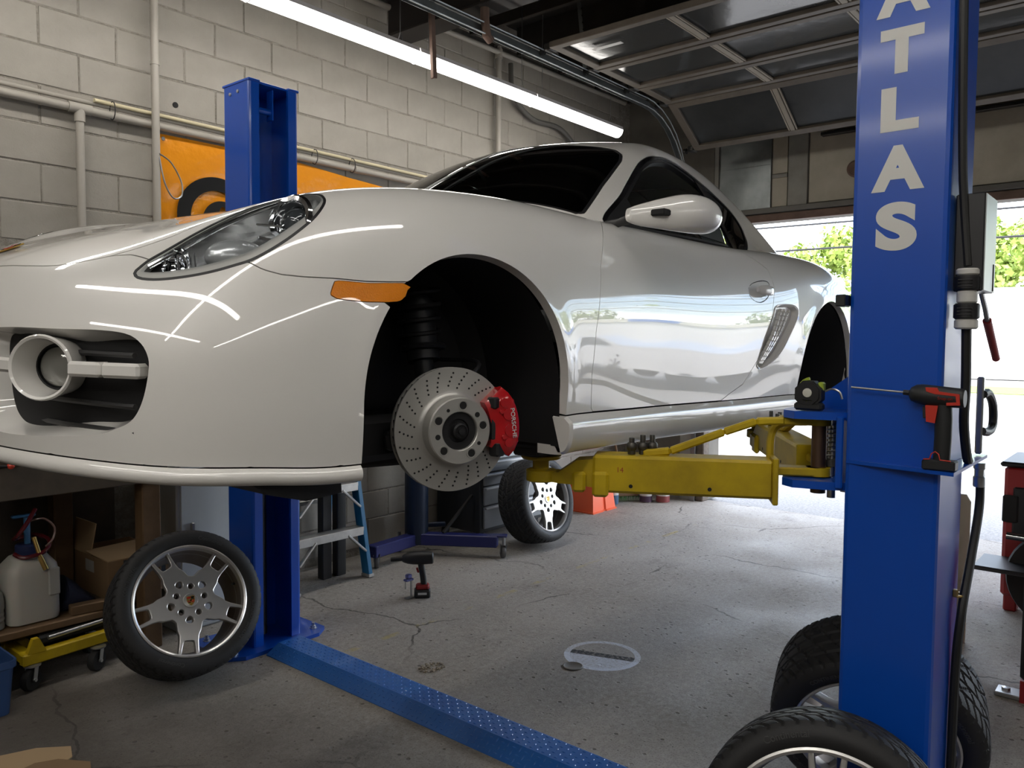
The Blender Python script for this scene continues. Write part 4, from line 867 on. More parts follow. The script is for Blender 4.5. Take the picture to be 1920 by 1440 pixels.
mb = MB(); o, i = arc_band((2.70, 2.325), .035, .135, 0, 2*pi, 48); n = len(o); i = [(2.70+.030*cos(a), 2.325+.095*sin(a)) for a in np.linspace(2*pi, 0, n)]; mb.add([(p[0], YW-.035, p[1]) for p in o+i], [(k, k+1, 2*n-2-k, 2*n-1-k) for k in range(n-1)]); mb.build('banner_mark', M_bk, ban)
for k, (bx, bw) in enumerate(((2.98, .05), (3.12, .16), (3.36, .05), (3.48, .16), (3.70, .16))):
    mb = MB(); mb.box((bx+bw/2, YW-.034, 2.34), (bw, .002, .24)); mb.build('banner_mark', M_bk, ban)
for bx in (2.325, 4.25):
    mb = MB(); mb.lathe([(.012, 0), (.010, .003), (.005, .003)], (bx, YW-.034, 2.765-(.07 if bx > 3 else 0)), (0, -1, 0), 14, False, True); mb.build('grommet', M_steel, ban)
# ---- strip lights
M_led = emit('led_diffuser', (1, .955, .89), 17.0); M_lh = mat('lamp_housing_white', (.62, .60, .60), .4)
def strip(x0, y, z, label, group, L=1.205, turn=False):
    t = thing('strip_light', label, 'light', (x0+L/2, y, z), group)
    made = strip_parts(t, x0, y, z, L)
    if turn: t.rotation_euler = (0, 0, pi/2)
    return t
def strip_parts(t, x0, y, z, L):
    mb = MB(); P = [(-.058, .0), (.058, .0), (.050, .028), (-.050, .028)]; mb.loft([[Vector((x_, y+a, z+b)) for a, b in P] for x_ in (x0, x0+L)]); mb.build('lamp_housing', M_lh, t)
    mb = MB(); Q = [(.056*cos(a), -.060*abs(sin(a))) for a in np.linspace(0, -pi, 13)]; mb.loft([[Vector((x_, y+a, z+b)) for a, b in Q] for x_ in (x0+.004, x0+L-.004)]); mb.build('diffuser', M_led, t)
    mb = MB(); mb.tube([(x0+.004, y+.058*cos(a), z-.062*abs(sin(a))) for a in np.linspace(0, -pi, 12)], .004, 6); mb.build('end_clip', M_lh, t)
    for xx in (x0+.12, x0+L-.12):
        mb = MB(); mb.tube([(xx, y-.03, z+.025), (xx, y, z+.10), (xx, y+.03, z+.025)], .0022, 5); mb.tube([(xx, y, z+.10), (xx, y, ZC-.24)], .0025, 5); mb.build('hanging_chain', M_steel, t)
    return t
lab = ['nearest the overhead door', 'second from the overhead door', 'third from the overhead door', 'fourth from the overhead door']
for k in range(5):
    strip(6.06-1.215*(k+1)+.01, 3.88, 3.45, 'lit white strip light of the row along the block wall, '+lab[k] if k < 4 else 'lit white strip light of the wall row, out over the front of the white car', 'strip lights along the block wall')
for k in range(5): strip(2.3-1.215*(k+1), .25, 3.62, 'lit white strip light of the row above the near side of the car', 'strip lights above the near bay side')
for k in range(4): strip(-1.6, -.9+1.215*k, 3.46, 'lit white strip light of the cross row in front of the car', 'strip lights across the front of the bay', turn=True)
for k in range(4): strip(-3.4, -.9+1.215*k, 3.46, 'unseen strip light added by the back wall to brighten front faces', 'added fill lights across the back of the bay', turn=True)  # unseen row, added as fill for surfaces facing the camera end
for k in range(5): strip(2.6-1.215*(k+1), -3.6, 3.62, 'lit white strip light of the row over the second bay', 'strip lights over the second bay')
# ---- outdoors
g = NG('asphalt_pale', .85); M_asph = g.done(g.ramp(g.noise(38, 6, .75), .3, .7, (.14, .14, .138), (.36, .355, .345)), g.noise(60, 4, .7), .5, .01)
mb = MB(); mb.box((XF+11.55, -10, -.125), (23.1, 90, .20)); struct(mb.build('outdoor_lot', M_asph))
mb = MB(); mb.box((XF+25.6, -10, -.10), (5.0, 90, .20)); struct(mb.build('grass_verge', mat('grass', (.10, .17, .03), .9, noise=(6, .5, (.16, .22, .05)), bump=(40, .8, .03))))
mb = MB(); mb.box((XF+64, -10, -.14), (71.8, 160, .20)); struct(mb.build('far_ground', M_asph))
M_wbld = mat('white_stucco', (.78, .77, .74), .8)
bl = thing('white_building', 'long low white building with blue sign band across the lot', 'building', (44, -18, 0))
mb = MB(); mb.box((46, -18, 2.1), (6, 56, 4.2), .05); mb.build('building_wall', M_wbld, bl)
mb = MB(); mb.box((42.95, -18, 3.9), (.25, 56.4, .7), .03); mb.build('fascia', mat('fascia_cream', (.75, .72, .60), .7), bl)
for yk in (-30, -17, -4):
    mb = MB(); mb.box((42.78, yk, 3.9), (.08, 6, .5), .02); mb.build('sign_band', mat('sign_blue', (.05, .18, .55), .5), bl)
def tree(x, y, h, r, seed, label):
    R = rnd(seed); t = thing('tree', label, 'tree', (x, y, 0), 'trees behind the white building')
    mb = MB(); mb.tube([(x, y, -.05), (x+.1, y, h*.25), (x-.1, y+.1, h*.6)], [.28, .22, .10], 8); mb.build('trunk', mat('bark', (.10, .075, .055), .9), t)
    mb = MB()
    blobs = [(R.uniform(-.55, .55)*r, R.uniform(-.55, .55)*r, h*.45+R.uniform(-.1, .5)*h*.8, R.uniform(.35, .6)*r) for _ in range(9)]
    for bx, by, bz, br in blobs:
        for _ in range(330):
            d = Vector((R.gauss(0, 1), R.gauss(0, 1), R.gauss(0, 1))).normalized(); p = Vector((x+bx, y+by, bz))+d*br*R.uniform(.55, 1.05)
            a = Vector((R.gauss(0, 1), R.gauss(0, 1), R.gauss(0, 1))).normalized(); b = a.cross(d); b = b.normalized() if b.length > .01 else Vector((1, 0, 0)); s_ = R.uniform(.12, .26)
            mb.add([p-a*s_, p+b*s_*.7, p+a*s_, p-b*s_*.7], [(0, 1, 2, 3)])
    o = mb.build('crown', mat('leaves', (.20, .30, .045), .6, noise=(.9, .5, (.34, .42, .09))), t, smooth=0, recalc=False); o['kind'] = 'stuff'
spots = [(50, 26.5, 7.6, 3.6), (55, 18.9, 9.4, 2.8), (51, 13.6, 8.0, 2.7), (57, 8.3, 10.8, 3.6), (55, 1.2, 10, 3.4), (58, -5, 10, 5), (55, -13, 9, 4.5), (57, -22, 11, 5), (55, -31, 9, 4.6), (57, -40, 10, 5), (60, 30, 10, 5)]
tl = ['leafy green tree left of the others, behind the rear of the white car', 'rounded leafy green tree between the car roof and the near post', 'leafy green tree just left of the near blue post', 'tall leafy tree right of the near post above the black control box', 'leafy green tree at the right edge beyond the lot']
for k, (tx, ty, th, trr) in enumerate(spots): tree(tx, ty, th, trr, 20+k, tl[k] if k < 5 else 'leafy green tree beyond the low building, out of direct view')
for k, (xz, zz, yy0, yy1, rr_) in enumerate(((19, 6.3, 40, -70, .03), (19, 5.25, 40, -70, .022), (19, 5.0, 40, -70, .022), (22, 5.35, 40, -70, .03), (24, 5.1, 40, -70, .03), (26, 4.6, 40, -70, .035), (18, 7.2, 40, -70, .02))):
    mb = MB(); mb.tube([(xz, yy0+(yy1-yy0)*t, zz-.8*4*t*(1-t)*.35+.25) for t in np.linspace(0, 1, 24)], rr_, 6); tag(mb.build('power_line', M_blackpl), 'dark power line outside, '+['second highest', 'middle', 'thin one just under the middle', 'upper of the thick middle pair', 'lower of the thick middle pair', 'lowest', 'topmost'][k]+' above the lot', 'power line', 'power lines outside')
def parked(x, y, label, col):
    t = thing('parked_car', label, 'car', (x, y, 0), 'cars parked outside')
    prof = [(-2.25, .45), (-2.2, .68), (-1.5, .86), (-1.0, .92), (-.45, 1.38), (.55, 1.42), (1.25, 1.02), (2.05, .95), (2.25, .7), (2.2, .4), (1.6, .28), (-1.7, .28)]
    mb = MB(); mb.loft([[Vector((x+w_*.88*(1 if zz < 1 else .8), y+a, zz)) for a, zz in prof] for w_ in (-1, -.94, .94, 1)]); mb.build('car_body', col, t, smooth=50)
    for sx in (-.80, .80):
        mb = MB(); mb.prism([(-.82, .96), (-.42, 1.32), (.48, 1.35), (1.02, 1.02)], (x+sx*.93, y, 0), (0, 1, 0), (0, 0, 1), (1 if sx > 0 else -1, 0, 0), .06); mb.build('car_window', mat('far_glass', (.05, .07, .09), .1), t)
    for wy in (-1.4, 1.35):
        for sx in (-1, 1):
            mb = MB(); mb.lathe([(.12, -.1), (.32, -.1), (.33, .06), (.24, .09), (.10, .07)], (x+sx*.78, y+wy, .32), (sx, 0, 0), 24); w2 = mb.build('car_wheel', mat('tyre_far', (.02, .02, .02), .8), t)
            mb = MB()
            for q in range(8): mb.bar((x+sx*.875, y+wy, .32), (x+sx*.875, y+wy+.22*cos(q*pi/4), .32+.22*sin(q*pi/4)), .03, .05, up=(1, 0, 0))
            sub(mb, 'wheel_spokes', M_steel, w2)
M_wcar = mat('white_car_far', (.75, .75, .75), .2, coat_weight=1.0)
parked(13.2, -5.6, 'white sedan parked outside, seen mirrored in the car door', M_wcar); parked(13.4, -11.2, 'farther white sedan parked outside the bays', M_wcar); parked(27, -17, 'grey car parked by the far verge', mat('grey_car_far', (.2, .22, .25), .3, coat_weight=1.0)); parked(27, -9.5, 'white car parked by the far verge', M_wcar)
# ---------------------------------------------------------------- two-post lift
M_blue = mat('lift_blue', (.002, .072, .46), .30, coat_weight=.35, coat_roughness=.10)
M_bluep = mat('plate_blue_skylit', (.020, .125, .46), .34, noise=(11, .5, (.035, .16, .50)), coat_weight=.2)  # worn lift blue, lightened in colour for the sky reflected on top
M_yel = mat('lift_yellow', (.60, .43, .010), .42, noise=(7, .35, (.40, .28, .012)))
M_pin = mat('pin_bronze', (.16, .10, .07), .35, .8)
M_cast = mat('adapter_steel', (.10, .095, .085), .45, .8, bump=(80, .3, .003))
M_lett = mat('letter_white', (.66, .66, .63), .5)
M_bolt = mat('zinc_bolt', (.55, .56, .56), .3, .9)
M_rub = mat('rubber_black', (.012, .012, .012), .8)
def lift_post(s, label):
    """s=1: near post (opening faces +Y), s=-1: far post"""
    Y = lambda y: y if s == 1 else 4.279-y
    x0, x1, ya, yb, H, t = 2.244, 2.53, .461, .695, 2.89, .008
    P = thing('lift_post', label, 'lift post', ((x0+x1)/2, Y((ya+yb)/2), 0))
    r = .013; lip = .058
    outer = [(x0, yb), (x0, ya+r), (x0+r*.3, ya+r*.3), (x0+r, ya), (x1-r, ya), (x1-r*.3, ya+r*.3), (x1, ya+r), (x1, yb)]
    prof = [(x0+lip, yb-t*2), (x0+lip, yb), (x0+r, yb), (x0+r*.3, yb-r*.3), (x0, yb-r), (x0, ya+r), (x0+r*.3, ya+r*.3), (x0+r, ya), (x1-r, ya), (x1-r*.3, ya+r*.3), (x1, ya+r), (x1, yb-r), (x1-r*.3, yb-r*.3), (x1-r, yb), (x1-lip, yb), (x1-lip, yb-t*2),
            (x1-lip+.002, yb-t), (x1-t, yb-t), (x1-t, ya+t), (x0+t, ya+t), (x0+t, yb-t), (x0+lip-.002, yb-t)]
    mb = MB(); mb.loft([[Vector((a, Y(b), z)) for a, b in prof] for z in (.018, H-.012)], False, False); mb.build('column', M_blue, P, smooth=0)
    mb = MB(); mb.box(((x0+x1)/2, Y((ya+yb)/2-.008), H-.006), (x1-x0+.008, yb-ya-.012, .012), .002)
    for xx in (x0+lip/2, x1-lip/2): mb.box((xx, Y(yb-.004), H-.006), (lip+.006, .022, .012), .002)
    mb.build('top_cap', M_blue, P)
    mb = MB(); mb.prism([(2.12, .36), (2.64, .36), (2.68, .43), (2.68, .70), (2.60, .76), (2.16, .76), (2.08, .70), (2.08, .43)] if s == 1 else [(2.12, 4.279-.36), (2.64, 4.279-.36), (2.68, 4.279-.43), (2.68, 4.279-.70), (2.60, 4.279-.76), (2.16, 4.279-.76), (2.08, 4.279-.70), (2.08, 4.279-.43)], (0, 0, 0), (1, 0, 0), (0, 1, 0), (0, 0, 1), .02); mb.build('base_plate', M_blue, P)
    for bx, by in ((2.14, .68), (2.62, .68), (2.14, .42), (2.62, .42)):
        mb = MB(); mb.lathe([(.020, .02), (.020, .024), (.014, .024), (.014, .036), (.009, .036), (.009, .052), (0, .052)], (bx, Y(by), 0), (0, 0, 1), 6); mb.build('anchor_bolt', M_bolt, P)
    for k, by in enumerate((yb-.165, yb-.095)):
        mb = MB(); mb.lathe([(.009, 0), (.0085, .005), (.004, .007), (0, .007)], (x0, Y(by), H-.055+.004*k), (-1, 0, 0), 14); mb.build('cap_bolt', M_bolt, P)
    # lifting cable, pulley bracket, carriage inside the channel
    mb = MB(); mb.tube([(x0+.075, Y(yb-.05), 2.80), (x0+.082, Y(yb-.05), 2.6), (x0+.080, Y(yb-.05), .1)], .0055, 8); mb.build('lift_cable', mat('wire_rope', (.30, .30, .31), .4, .7, bump=(300, .8, .002)), P)
    mb = MB(); mb.bar((x0+.16, Y(yb-.06), 2.87), (x0+.16, Y(yb-.06), 2.72), .05, .006); mb.cyl((x0+.07, Y(yb-.06), 2.76), (x0+.16, Y(yb-.06), 2.76), .016, n=14); mb.build('pulley_bracket', M_blue, P)
    mb = MB(); mb.cyl((x0+.13, Y(ya+.09), .03), (x0+.13, Y(ya+.09), 1.3), .035, n=16); mb.cyl((x0+.13, Y(ya+.09), 1.3), (x0+.13, Y(ya+.09), 2.2), .020, n=12); mb.build('hydraulic_cylinder', mat('cylinder_black', (.02, .02, .025), .4), P)
    # carriage with pivot brackets
    mb = MB(); mb.box(((x0+x1)/2, Y(yb-.05), 1.30), (x1-x0-.03, .07, .55), .004); mb.build('carriage', M_blue, P)
    for z in (1.400, 1.205):
        mb = MB(); mb.prism([(2.29, yb-.01), (2.50, yb-.01), (2.53, .76), (2.53, .84), (2.49, .885), (2.30, .885), (2.255, .87), (2.23, .83), (2.255, .745)] if s == 1 else [(a, 4.279-b) for a, b in [(2.29, yb-.01), (2.50, yb-.01), (2.53, .76), (2.53, .84), (2.49, .885), (2.30, .885), (2.255, .87), (2.23, .83), (2.255, .745)]], (0, 0, z-.011), (1, 0, 0), (0, 1, 0), (0, 0, 1), .022); mb.build('pivot_plate', M_blue, P)
    mb = MB(); mb.box((2.36, Y(.715), 1.30), (.20, .02, .20), .003); mb.build('pivot_web', M_blue, P)
    mb = MB(); tri = [(.70, 1.411), (.865, 1.411), (.70, 1.535)]; mb.prism([(Y(a), b) for a, b in tri], (2.40, 0, 0), (0, 1, 0), (0, 0, 1), (1, 0, 0), .012); mb.build('gusset', M_blue, P)
    return P, Y
post_n, _ = lift_post(1, 'near blue lift post with ATLAS in white letters')
post_f, _ = lift_post(-1, 'far blue lift post with open channel by the block wall')
# letters down the outer face
for ch, zt, zb in (('A', 2.560, 2.443), ('T', 2.411, 2.296), ('L', 2.262, 2.150), ('A', 2.113, 1.997), ('S', 1.968, 1.843)):
    vs, fs = text_mesh(ch, .16, .0004, .0085); xs = [v.x for v in vs]; ys_ = [v.y for v in vs]; w = {'A': .128, 'T': .104, 'L': .092, 'S': .100}[ch]
    sx = w/(max(xs)-min(xs)); sy = (zt-zb)/(max(ys_)-min(ys_)); cx = (max(xs)+min(xs))/2
    # heavier strokes: offset copies merged into one letter
    mb = MB(); mb.add([(2.2432-v.z, .583-(v.x-cx)*sx, zb+(v.y-min(ys_))*sy) for v in vs], fs)
    mb.build('letter', M_lett, post_n, smooth=0)
# accessory shelf plate, control box, cords
mb = MB(); mb.prism([(2.243, .690), (2.188, .418), (2.63, .418), (2.63, .459), (2.243, .459)], (0, 0, 1.277), (1, 0, 0), (0, 1, 0), (0, 0, 1), .009); mb.build('shelf_plate', M_blue, post_n)
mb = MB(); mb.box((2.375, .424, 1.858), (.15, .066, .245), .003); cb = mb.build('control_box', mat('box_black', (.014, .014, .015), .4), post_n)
mb = MB(); mb.box((2.376, .3902, 1.858), (.146, .003, .241), .001); sub(mb, 'box_lit_side', mat('box_skylit_grey', (.45, .47, .48), .35, .3), cb)  # pale grey paints the door's sky light on the black box's side
mb = MB(); mb.box((2.42, .3882, 1.775), (.006, .003, .07), .0005); sub(mb, 'box_slot', M_gap, cb)
M_cord = mat('cord_black', (.014, .014, .013), .5)
mb = MB(); mb.tube(crom([(2.24, .448, 2.9), (2.25, .446, 2.45), (2.285, .444, 2.1), (2.30, .438, 1.95), (2.303, .425, 1.80)], 6, False), .0105, 10); mb.build('power_cord', M_cord, post_n)
mb = MB(); mb.tube(crom([(2.312, .425, 1.64), (2.33, .425, 1.50), (2.34, .428, 1.40), (2.37, .424, 1.31), (2.40, .425, 1.293)], 6, False), .012, 10); mb.build('power_cord', M_cord, post_n)
pl = thing('cord_plug', 'black and white twist-lock plug joining the cord on the near post', 'plug', (2.305, .425, 1.71))
for z0, z1, r, m, nm in ((1.775, 1.793, .0275, 'plug_cap', 'white'), (1.738, 1.775, .030, 'plug_grip', 'black'), (1.705, 1.738, .024, 'plug_body', 'white'), (1.665, 1.705, .030, 'plug_grip', 'black'), (1.640, 1.665, .0275, 'plug_cap', 'white')):
    mb = MB(); mb.lathe([(r*.85, z0), (r, z0+.004), (r, z1-.004), (r*.85, z1)], (2.305, .425, 0), (0, 0, 1), 22); mb.build(m, mat('plug_white', (.60, .59, .55), .45) if nm == 'white' else M_blackpl, pl)
mb = MB()
for k in range(3): mb.box((2.276, .425, 1.747+.008*k), (.004, .034, .003), .001)
for k in range(3): mb.box((2.276, .425, 1.676+.008*k), (.004, .034, .003), .001)
o = mb.build('grip_ribs', M_blackpl, pl); o['kind'] = 'stuff'
mb = MB(); mb.tube([(2.44, .42, 1.75), (2.52, .42, 1.70), (2.56, .42, 1.665)], .007, 8); lv = mb.build('release_lever', M_steel, post_n)
mb = MB(); mb.cyl((2.555, .42, 1.668), (2.72, .42, 1.560), .0115, .0105, n=14); sub(mb, 'lever_grip', mat('grip_red', (.42, .05, .04), .5), lv)
mb = MB(); mb.tube(crom([(2.60, .432, 1.262), (2.61, .43, 1.20), (2.60, .43, 1.12), (2.53, .435, .98), (2.47, .44, .86), (2.455, .447, .70), (2.445, .448, .35), (2.43, .447, .05)], 8, False), .012, 10); hs = mb.build('hydraulic_hose', M_cord, post_n)
mb = MB(); mb.lathe([(.014, 0), (.016, .004), (.016, .028), (.013, .032), (.013, .05), (.016, .054), (.016, .07)], (2.60, .432, 1.195), (0, 0, 1), 12); sub(mb, 'hose_fitting', M_bolt, hs)
mb = MB(); mb.tube([(2.485+.018*cos(q), .455+.016*sin(q), .905) for q in np.linspace(0, 2*pi, 14, endpoint=False)], .004, 6, closed=True); mb.box((2.462, .455, .915), (.015, .012, .02), .002); sub(mb, 'hose_clip', mat('clip_brass', (.55, .38, .15), .35, .9), hs)
mb = MB(); mb.tube(crom([(2.60, .43, 1.46), (2.68, .43, 1.46), (2.76, .43, 1.42), (2.77, .43, 1.36), (2.70, .43, 1.345), (2.60, .43, 1.355)], 6, False), .012, 10); mb.build('hose_loop', M_cord, post_n)
mb = MB(); mb.box((2.60, .436, 1.40), (.022, .018, .22), .004); mb.build('valve_block', M_bolt, post_n)
# ---- arms
def lift_arm(s, piv, pad, label, A):
    Y = lambda y: y if s == 1 else 4.279-y
    p = Vector((piv[0], Y(piv[1]), 0)); q = Vector((pad[0], Y(pad[1]), 0)); d = (q-p); L = d.length; d.normalize(); n = Vector((-d.y, d.x, 0))
    W = lambda a, b, z: p+d*a+n*b+Vector((0, 0, z))
    L1 = L*.16; L2 = L*.80
    mb = MB(); mb.bar(W(L1, 0, 1.208), W(L2, 0, 1.208), .105, .112, .008); arm = mb.build('lift_arm', M_yel, A); arm['label'] = label
    mb = MB(); mb.bar(W(L1-.012, 0, 1.205), W(L1+.004, 0, 1.205), .125, .135, .003); sub(mb, 'tube_collar', M_yel, arm)
    mb = MB()
    for a in (L*.38, L*.66):
        for sd in (1, -1): mb = MB(); mb.cyl(W(a, .0523*sd, 1.175), W(a, .0533*sd, 1.175), .006, n=10); sub(mb, 'stop_hole', M_gap, arm)
    # sliding inner section tapering to the pad cup
    mb = MB(); mb.loft([[W(a, b*w_, z0+(z1-z0)*c) for b, c in ((-1, 0), (1, 0), (1, 1), (-1, 1))] for a, w_, z0, z1 in ((L*.5, .040, 1.165, 1.25), (L*.80, .040, 1.165, 1.25), (L*.86, .038, 1.17, 1.245), (L*.93, .032, 1.172, 1.205), (L*.965, .026, 1.175, 1.205))]); sub(mb, 'inner_arm', M_yel, arm)
    mb = MB()
    for sd in (1, -1):
        mb = MB(); mb.bar(W(L*.74, sd*.056, 1.178), W(L*.80, sd*.056, 1.178), .022, .075, .008); sub(mb, 'stop_lug', M_yel, arm)
        mb = MB(); mb.bar(W(L*.825, sd*.050, 1.182), W(L*.875, sd*.050, 1.182), .020, .062, .008); sub(mb, 'stop_lug', M_yel, arm)
    mb = MB(); mb.lathe([(.040, 1.172), (.046, 1.175), (.046, 1.207), (.040, 1.210)], (q.x, q.y, 0), (0, 0, 1), 28); sub(mb, 'pad_cup', M_yel, arm)
    mb = MB(); mb.lathe([(.026, 1.205), (.026, 1.235), (.030, 1.238), (.058, 1.242), (.062, 1.247), (.062, 1.252), (.056, 1.254)], (q.x, q.y, 0), (0, 0, 1), 32); sub(mb, 'pad_plate', M_yel, arm)
    mb = MB(); mb.lathe([(.055, 1.252), (.055, 1.262), (.048, 1.265)], (q.x, q.y, 0), (0, 0, 1), 32); sub(mb, 'rubber_pad', M_rub, arm)
    # yoke: upper strap, lower strap, brace bar, pin
    mb = MB()
    for z in (1.378, 1.232):
        mb = MB(); mb.lathe([(.034, z-.012), (.034, z+.012)], (p.x, p.y, 0), (0, 0, 1), 24); mb.bar(W(0, 0, z), W(L1+.02, 0, z) if z < 1.3 else W(L1-.02, 0, z), .062, .024, .004); sub(mb, 'yoke_strap', M_yel, arm)
    mb = MB(); pts = [W(.10, .02, 1.378), W(L*.22, .02, 1.374), W(L*.33, .012, 1.34), W(L*.52, .0, 1.277), W(L*.62, .0, 1.268)]
    for a, b in zip(pts[:-1], pts[1:]): mb.bar(a, b, .03, .022, .005)
    sub(mb, 'brace_bar', M_yel, arm)
    mb = MB(); pts = crom([W(.03, -.03, 1.372), W(.10, -.03, 1.366), W(.128, -.03, 1.33), W(.130, -.03, 1.24)], 4, False); mb.tube([Vector(a) for a in pts], .012, 8); sub(mb, 'yoke_bow', M_yel, arm)
    mb = MB(); mb.cyl((p.x, p.y, 1.17), (p.x, p.y, 1.395), .021, n=22); sub(mb, 'pivot_pin', M_pin, arm)
    mb = MB(); g2 = p+Vector((.055, -.02*s, 0)); mb.cyl((g2.x, g2.y, 1.15), (g2.x, g2.y, 1.39), .012, n=14); mb.tube([Vector((g2.x+.018*cos(k*.8), g2.y+.018*sin(k*.8), 1.27+.0016*k)) for k in range(64)], .0025, 5); sub(mb, 'lock_rod', M_bolt, arm)
    mb = MB(); mb.lathe([(.040*(1 if k % 2 else .93), 1.245) for k in range(1)]+[(.040, 1.246), (.040, 1.266)], (g2.x, g2.y, 0), (0, 0, 1), 40)
    for k in range(24): mb.bar((g2.x+.037*cos(2*pi*k/24), g2.y+.037*sin(2*pi*k/24), 1.247), (g2.x+.037*cos(2*pi*k/24), g2.y+.037*sin(2*pi*k/24), 1.265), .006, .007, up=(cos(2*pi*k/24), sin(2*pi*k/24), 0))
    sub(mb, 'lock_gear', M_cast, arm)
    return arm, W, L
arm1, W1, L1_ = lift_arm(1, (2.335, .795), (1.937, 1.50), 'yellow lift arm reaching to the front sill', post_n)
arm2, W2, L2_ = lift_arm(1, (2.455, .795), (3.50, 1.47), 'yellow lift arm reaching towards the rear', post_n)
arm3, W3, L3_ = lift_arm(-1, (2.335, .795), (1.937, 1.42), 'yellow lift arm under the front', post_f)
arm4, W4, L4_ = lift_arm(-1, (2.455, .795), (3.50, 1.42), 'yellow lift arm under the rear', post_f)
def adapter(p, z, label, h=.052, tilt=0., grp='steel lift adapters'):
    t = thing('lift_adapter', label, 'adapter', (p.x, p.y, z), grp); o = Vector((p.x, p.y, z)); ax = Vector((tilt, -tilt*.6, 1)).normalized()
    mb = MB(); mb.lathe([(.011, 0), (.012, .003), (.012, .012), (.015, .016), (.016, .022), (.016, .030), (.012, .036)], o, ax, 18); mb.build('adapter_socket', M_cast, t)
    mb = MB(); mb.lathe([(.0085, .034), (.0085, h), (.008, h+.002), (.0, h+.002)], o, ax, 14); mb.build('adapter_stem', M_cast, t); return t
adapter(W1(L1_*.66, .01, 0), 1.2645, 'leaning steel adapter on the front arm, leftmost of three', .048, -.0); adapter(W1(L1_*.62, .0, 0), 1.2645, 'steel adapter on the front arm, middle of three', .056); adapter(W1(L1_*.585, -.01, 0), 1.2645, 'steel adapter on the front arm, rightmost of three', .056)
for k, (f, nm) in enumerate(((.70, 'leftmost'), (.66, 'second from the left'), (.60, 'third from the left'), (.56, 'rightmost'))): adapter(W2(L2_*f, .012*(-1)**k, 0), 1.2645, 'steel adapter stored on the rear arm, '+nm+' of four', .058)
vs, fs = text_mesh('14', .022, .0003); pt = W1(L1_*.70, 0, 1.222); dd = (W1(1, 0, 0)-W1(0, 0, 0)); nn = (W1(0, 1, 0)-W1(0, 0, 0)); face = nn if nn.x < 0 else -nn
mb = MB(); mb.add([pt+face*.0531+(-dd)*v.x+Vector((0, 0, 1))*v.y+face*v.z for v in vs], fs); sub(mb, 'arm_number', mat('marker_red', (.35, .05, .02), .6), arm1)
# ---- tread-plate cover on the floor between the posts
cv = thing('floor_cover', 'blue diamond-plate cable cover across the floor between the posts', 'cover plate', (2.40, 2.14, 0))
prof = [(2.262, 0.0), (2.262, .004), (2.335, .047), (2.465, .047), (2.535, .004), (2.535, 0.0)]
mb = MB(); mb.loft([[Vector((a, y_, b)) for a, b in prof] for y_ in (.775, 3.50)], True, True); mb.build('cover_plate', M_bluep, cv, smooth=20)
mb = MB()
for k in range(92):
    yk = .80+k*.0293
    for j in range(5):
        xj = 2.348+j*.026; a = 1 if (k+j) % 2 else -1; dx_, dy_ = (.0115, .0015) if a > 0 else (.0015, .0115)
        mb.add([(xj-dx_, yk-dy_*.4, .0468), (xj+dy_*.35, yk-dx_*.35, .0468), (xj+dx_, yk+dy_*.4, .0468), (xj-dy_*.35, yk+dx_*.35, .0468), (xj, yk, .0498)], [(0, 1, 4), (1, 2, 4), (2, 3, 4), (3, 0, 4)]) if a > 0 else mb.add([(xj-.004, yk, .0468), (xj, yk-.0115, .0468), (xj+.004, yk, .0468), (xj, yk+.0115, .0468), (xj, yk, .0498)], [(0, 1, 4), (1, 2, 4), (2, 3, 4), (3, 0, 4)])
    for j in range(3):
        u = .2+j*.3; xj = 2.262+.073*u; zj = .004+.043*u; a = (k+j) % 2; e = Vector((.073, 0, .043)).normalized(); nn_ = Vector((-.043, 0, .073)).normalized(); c = Vector((xj, yk, zj)); fy = Vector((0, 1, 0))
        l, w_ = (e, fy) if a else (fy, e); mb.add([c-l*.0115, c+w_*.004, c+l*.0115, c-w_*.004, c+nn_*.003], [(0, 1, 4), (1, 2, 4), (2, 3, 4), (3, 0, 4)])
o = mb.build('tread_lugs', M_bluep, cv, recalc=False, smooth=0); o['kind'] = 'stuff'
# ---------------------------------------------------------------- loose wheels
M_tyre = mat('tyre_rubber', (.016, .016, .017), .62, bump=(150, .15, .002))
M_tlet = mat('tyre_lettering', (.060, .060, .060), .5)
M_alu = mat('alloy_silver', (.62, .61, .60), .30, .75, coat_weight=.3)
M_barrel = mat('alloy_barrel_dusty', (.30, .27, .24), .45, .7, noise=(6, .5, (.20, .17, .15)))
def fill_curve(loops, ext, bev):
    cu = bpy.data.curves.new('c', 'CURVE'); cu.dimensions = '2D'; cu.fill_mode = 'BOTH'; cu.extrude = ext; cu.bevel_depth = bev; cu.bevel_resolution = 1; cu.offset = -bev
    for lp in loops:
        s = cu.splines.new('POLY'); s.points.add(len(lp)-1); s.use_cyclic_u = True
        for p, q in zip(s.points, lp): p.co = (q[0], q[1], 0, 1)
    ob = bpy.data.objects.new('c', cu); COL.objects.link(ob); dg = bpy.context.evaluated_depsgraph_get(); dg.update()
    me = bpy.data.meshes.new_from_object(ob.evaluated_get(dg)); vs = [v.co.copy() for v in me.vertices]; fs = [tuple(p.vertices) for p in me.polygons]
    bpy.data.objects.remove(ob, do_unlink=True); bpy.data.curves.remove(cu); bpy.data.meshes.remove(me); return vs, fs
def arc_text(body, r, a0, size, h, flip=False, depth=.0007):
    """raised lettering bent round the sidewall (x,y plane, height h)"""
    vs, fs = text_mesh(body, size, depth); out = []
    for v in vs:
        a = a0-(v.x/r if not flip else -v.x/r); rr = r+(v.y if not flip else -v.y); out.append(Vector((rr*cos(a), rr*sin(a), h+v.z)))
    return out, fs
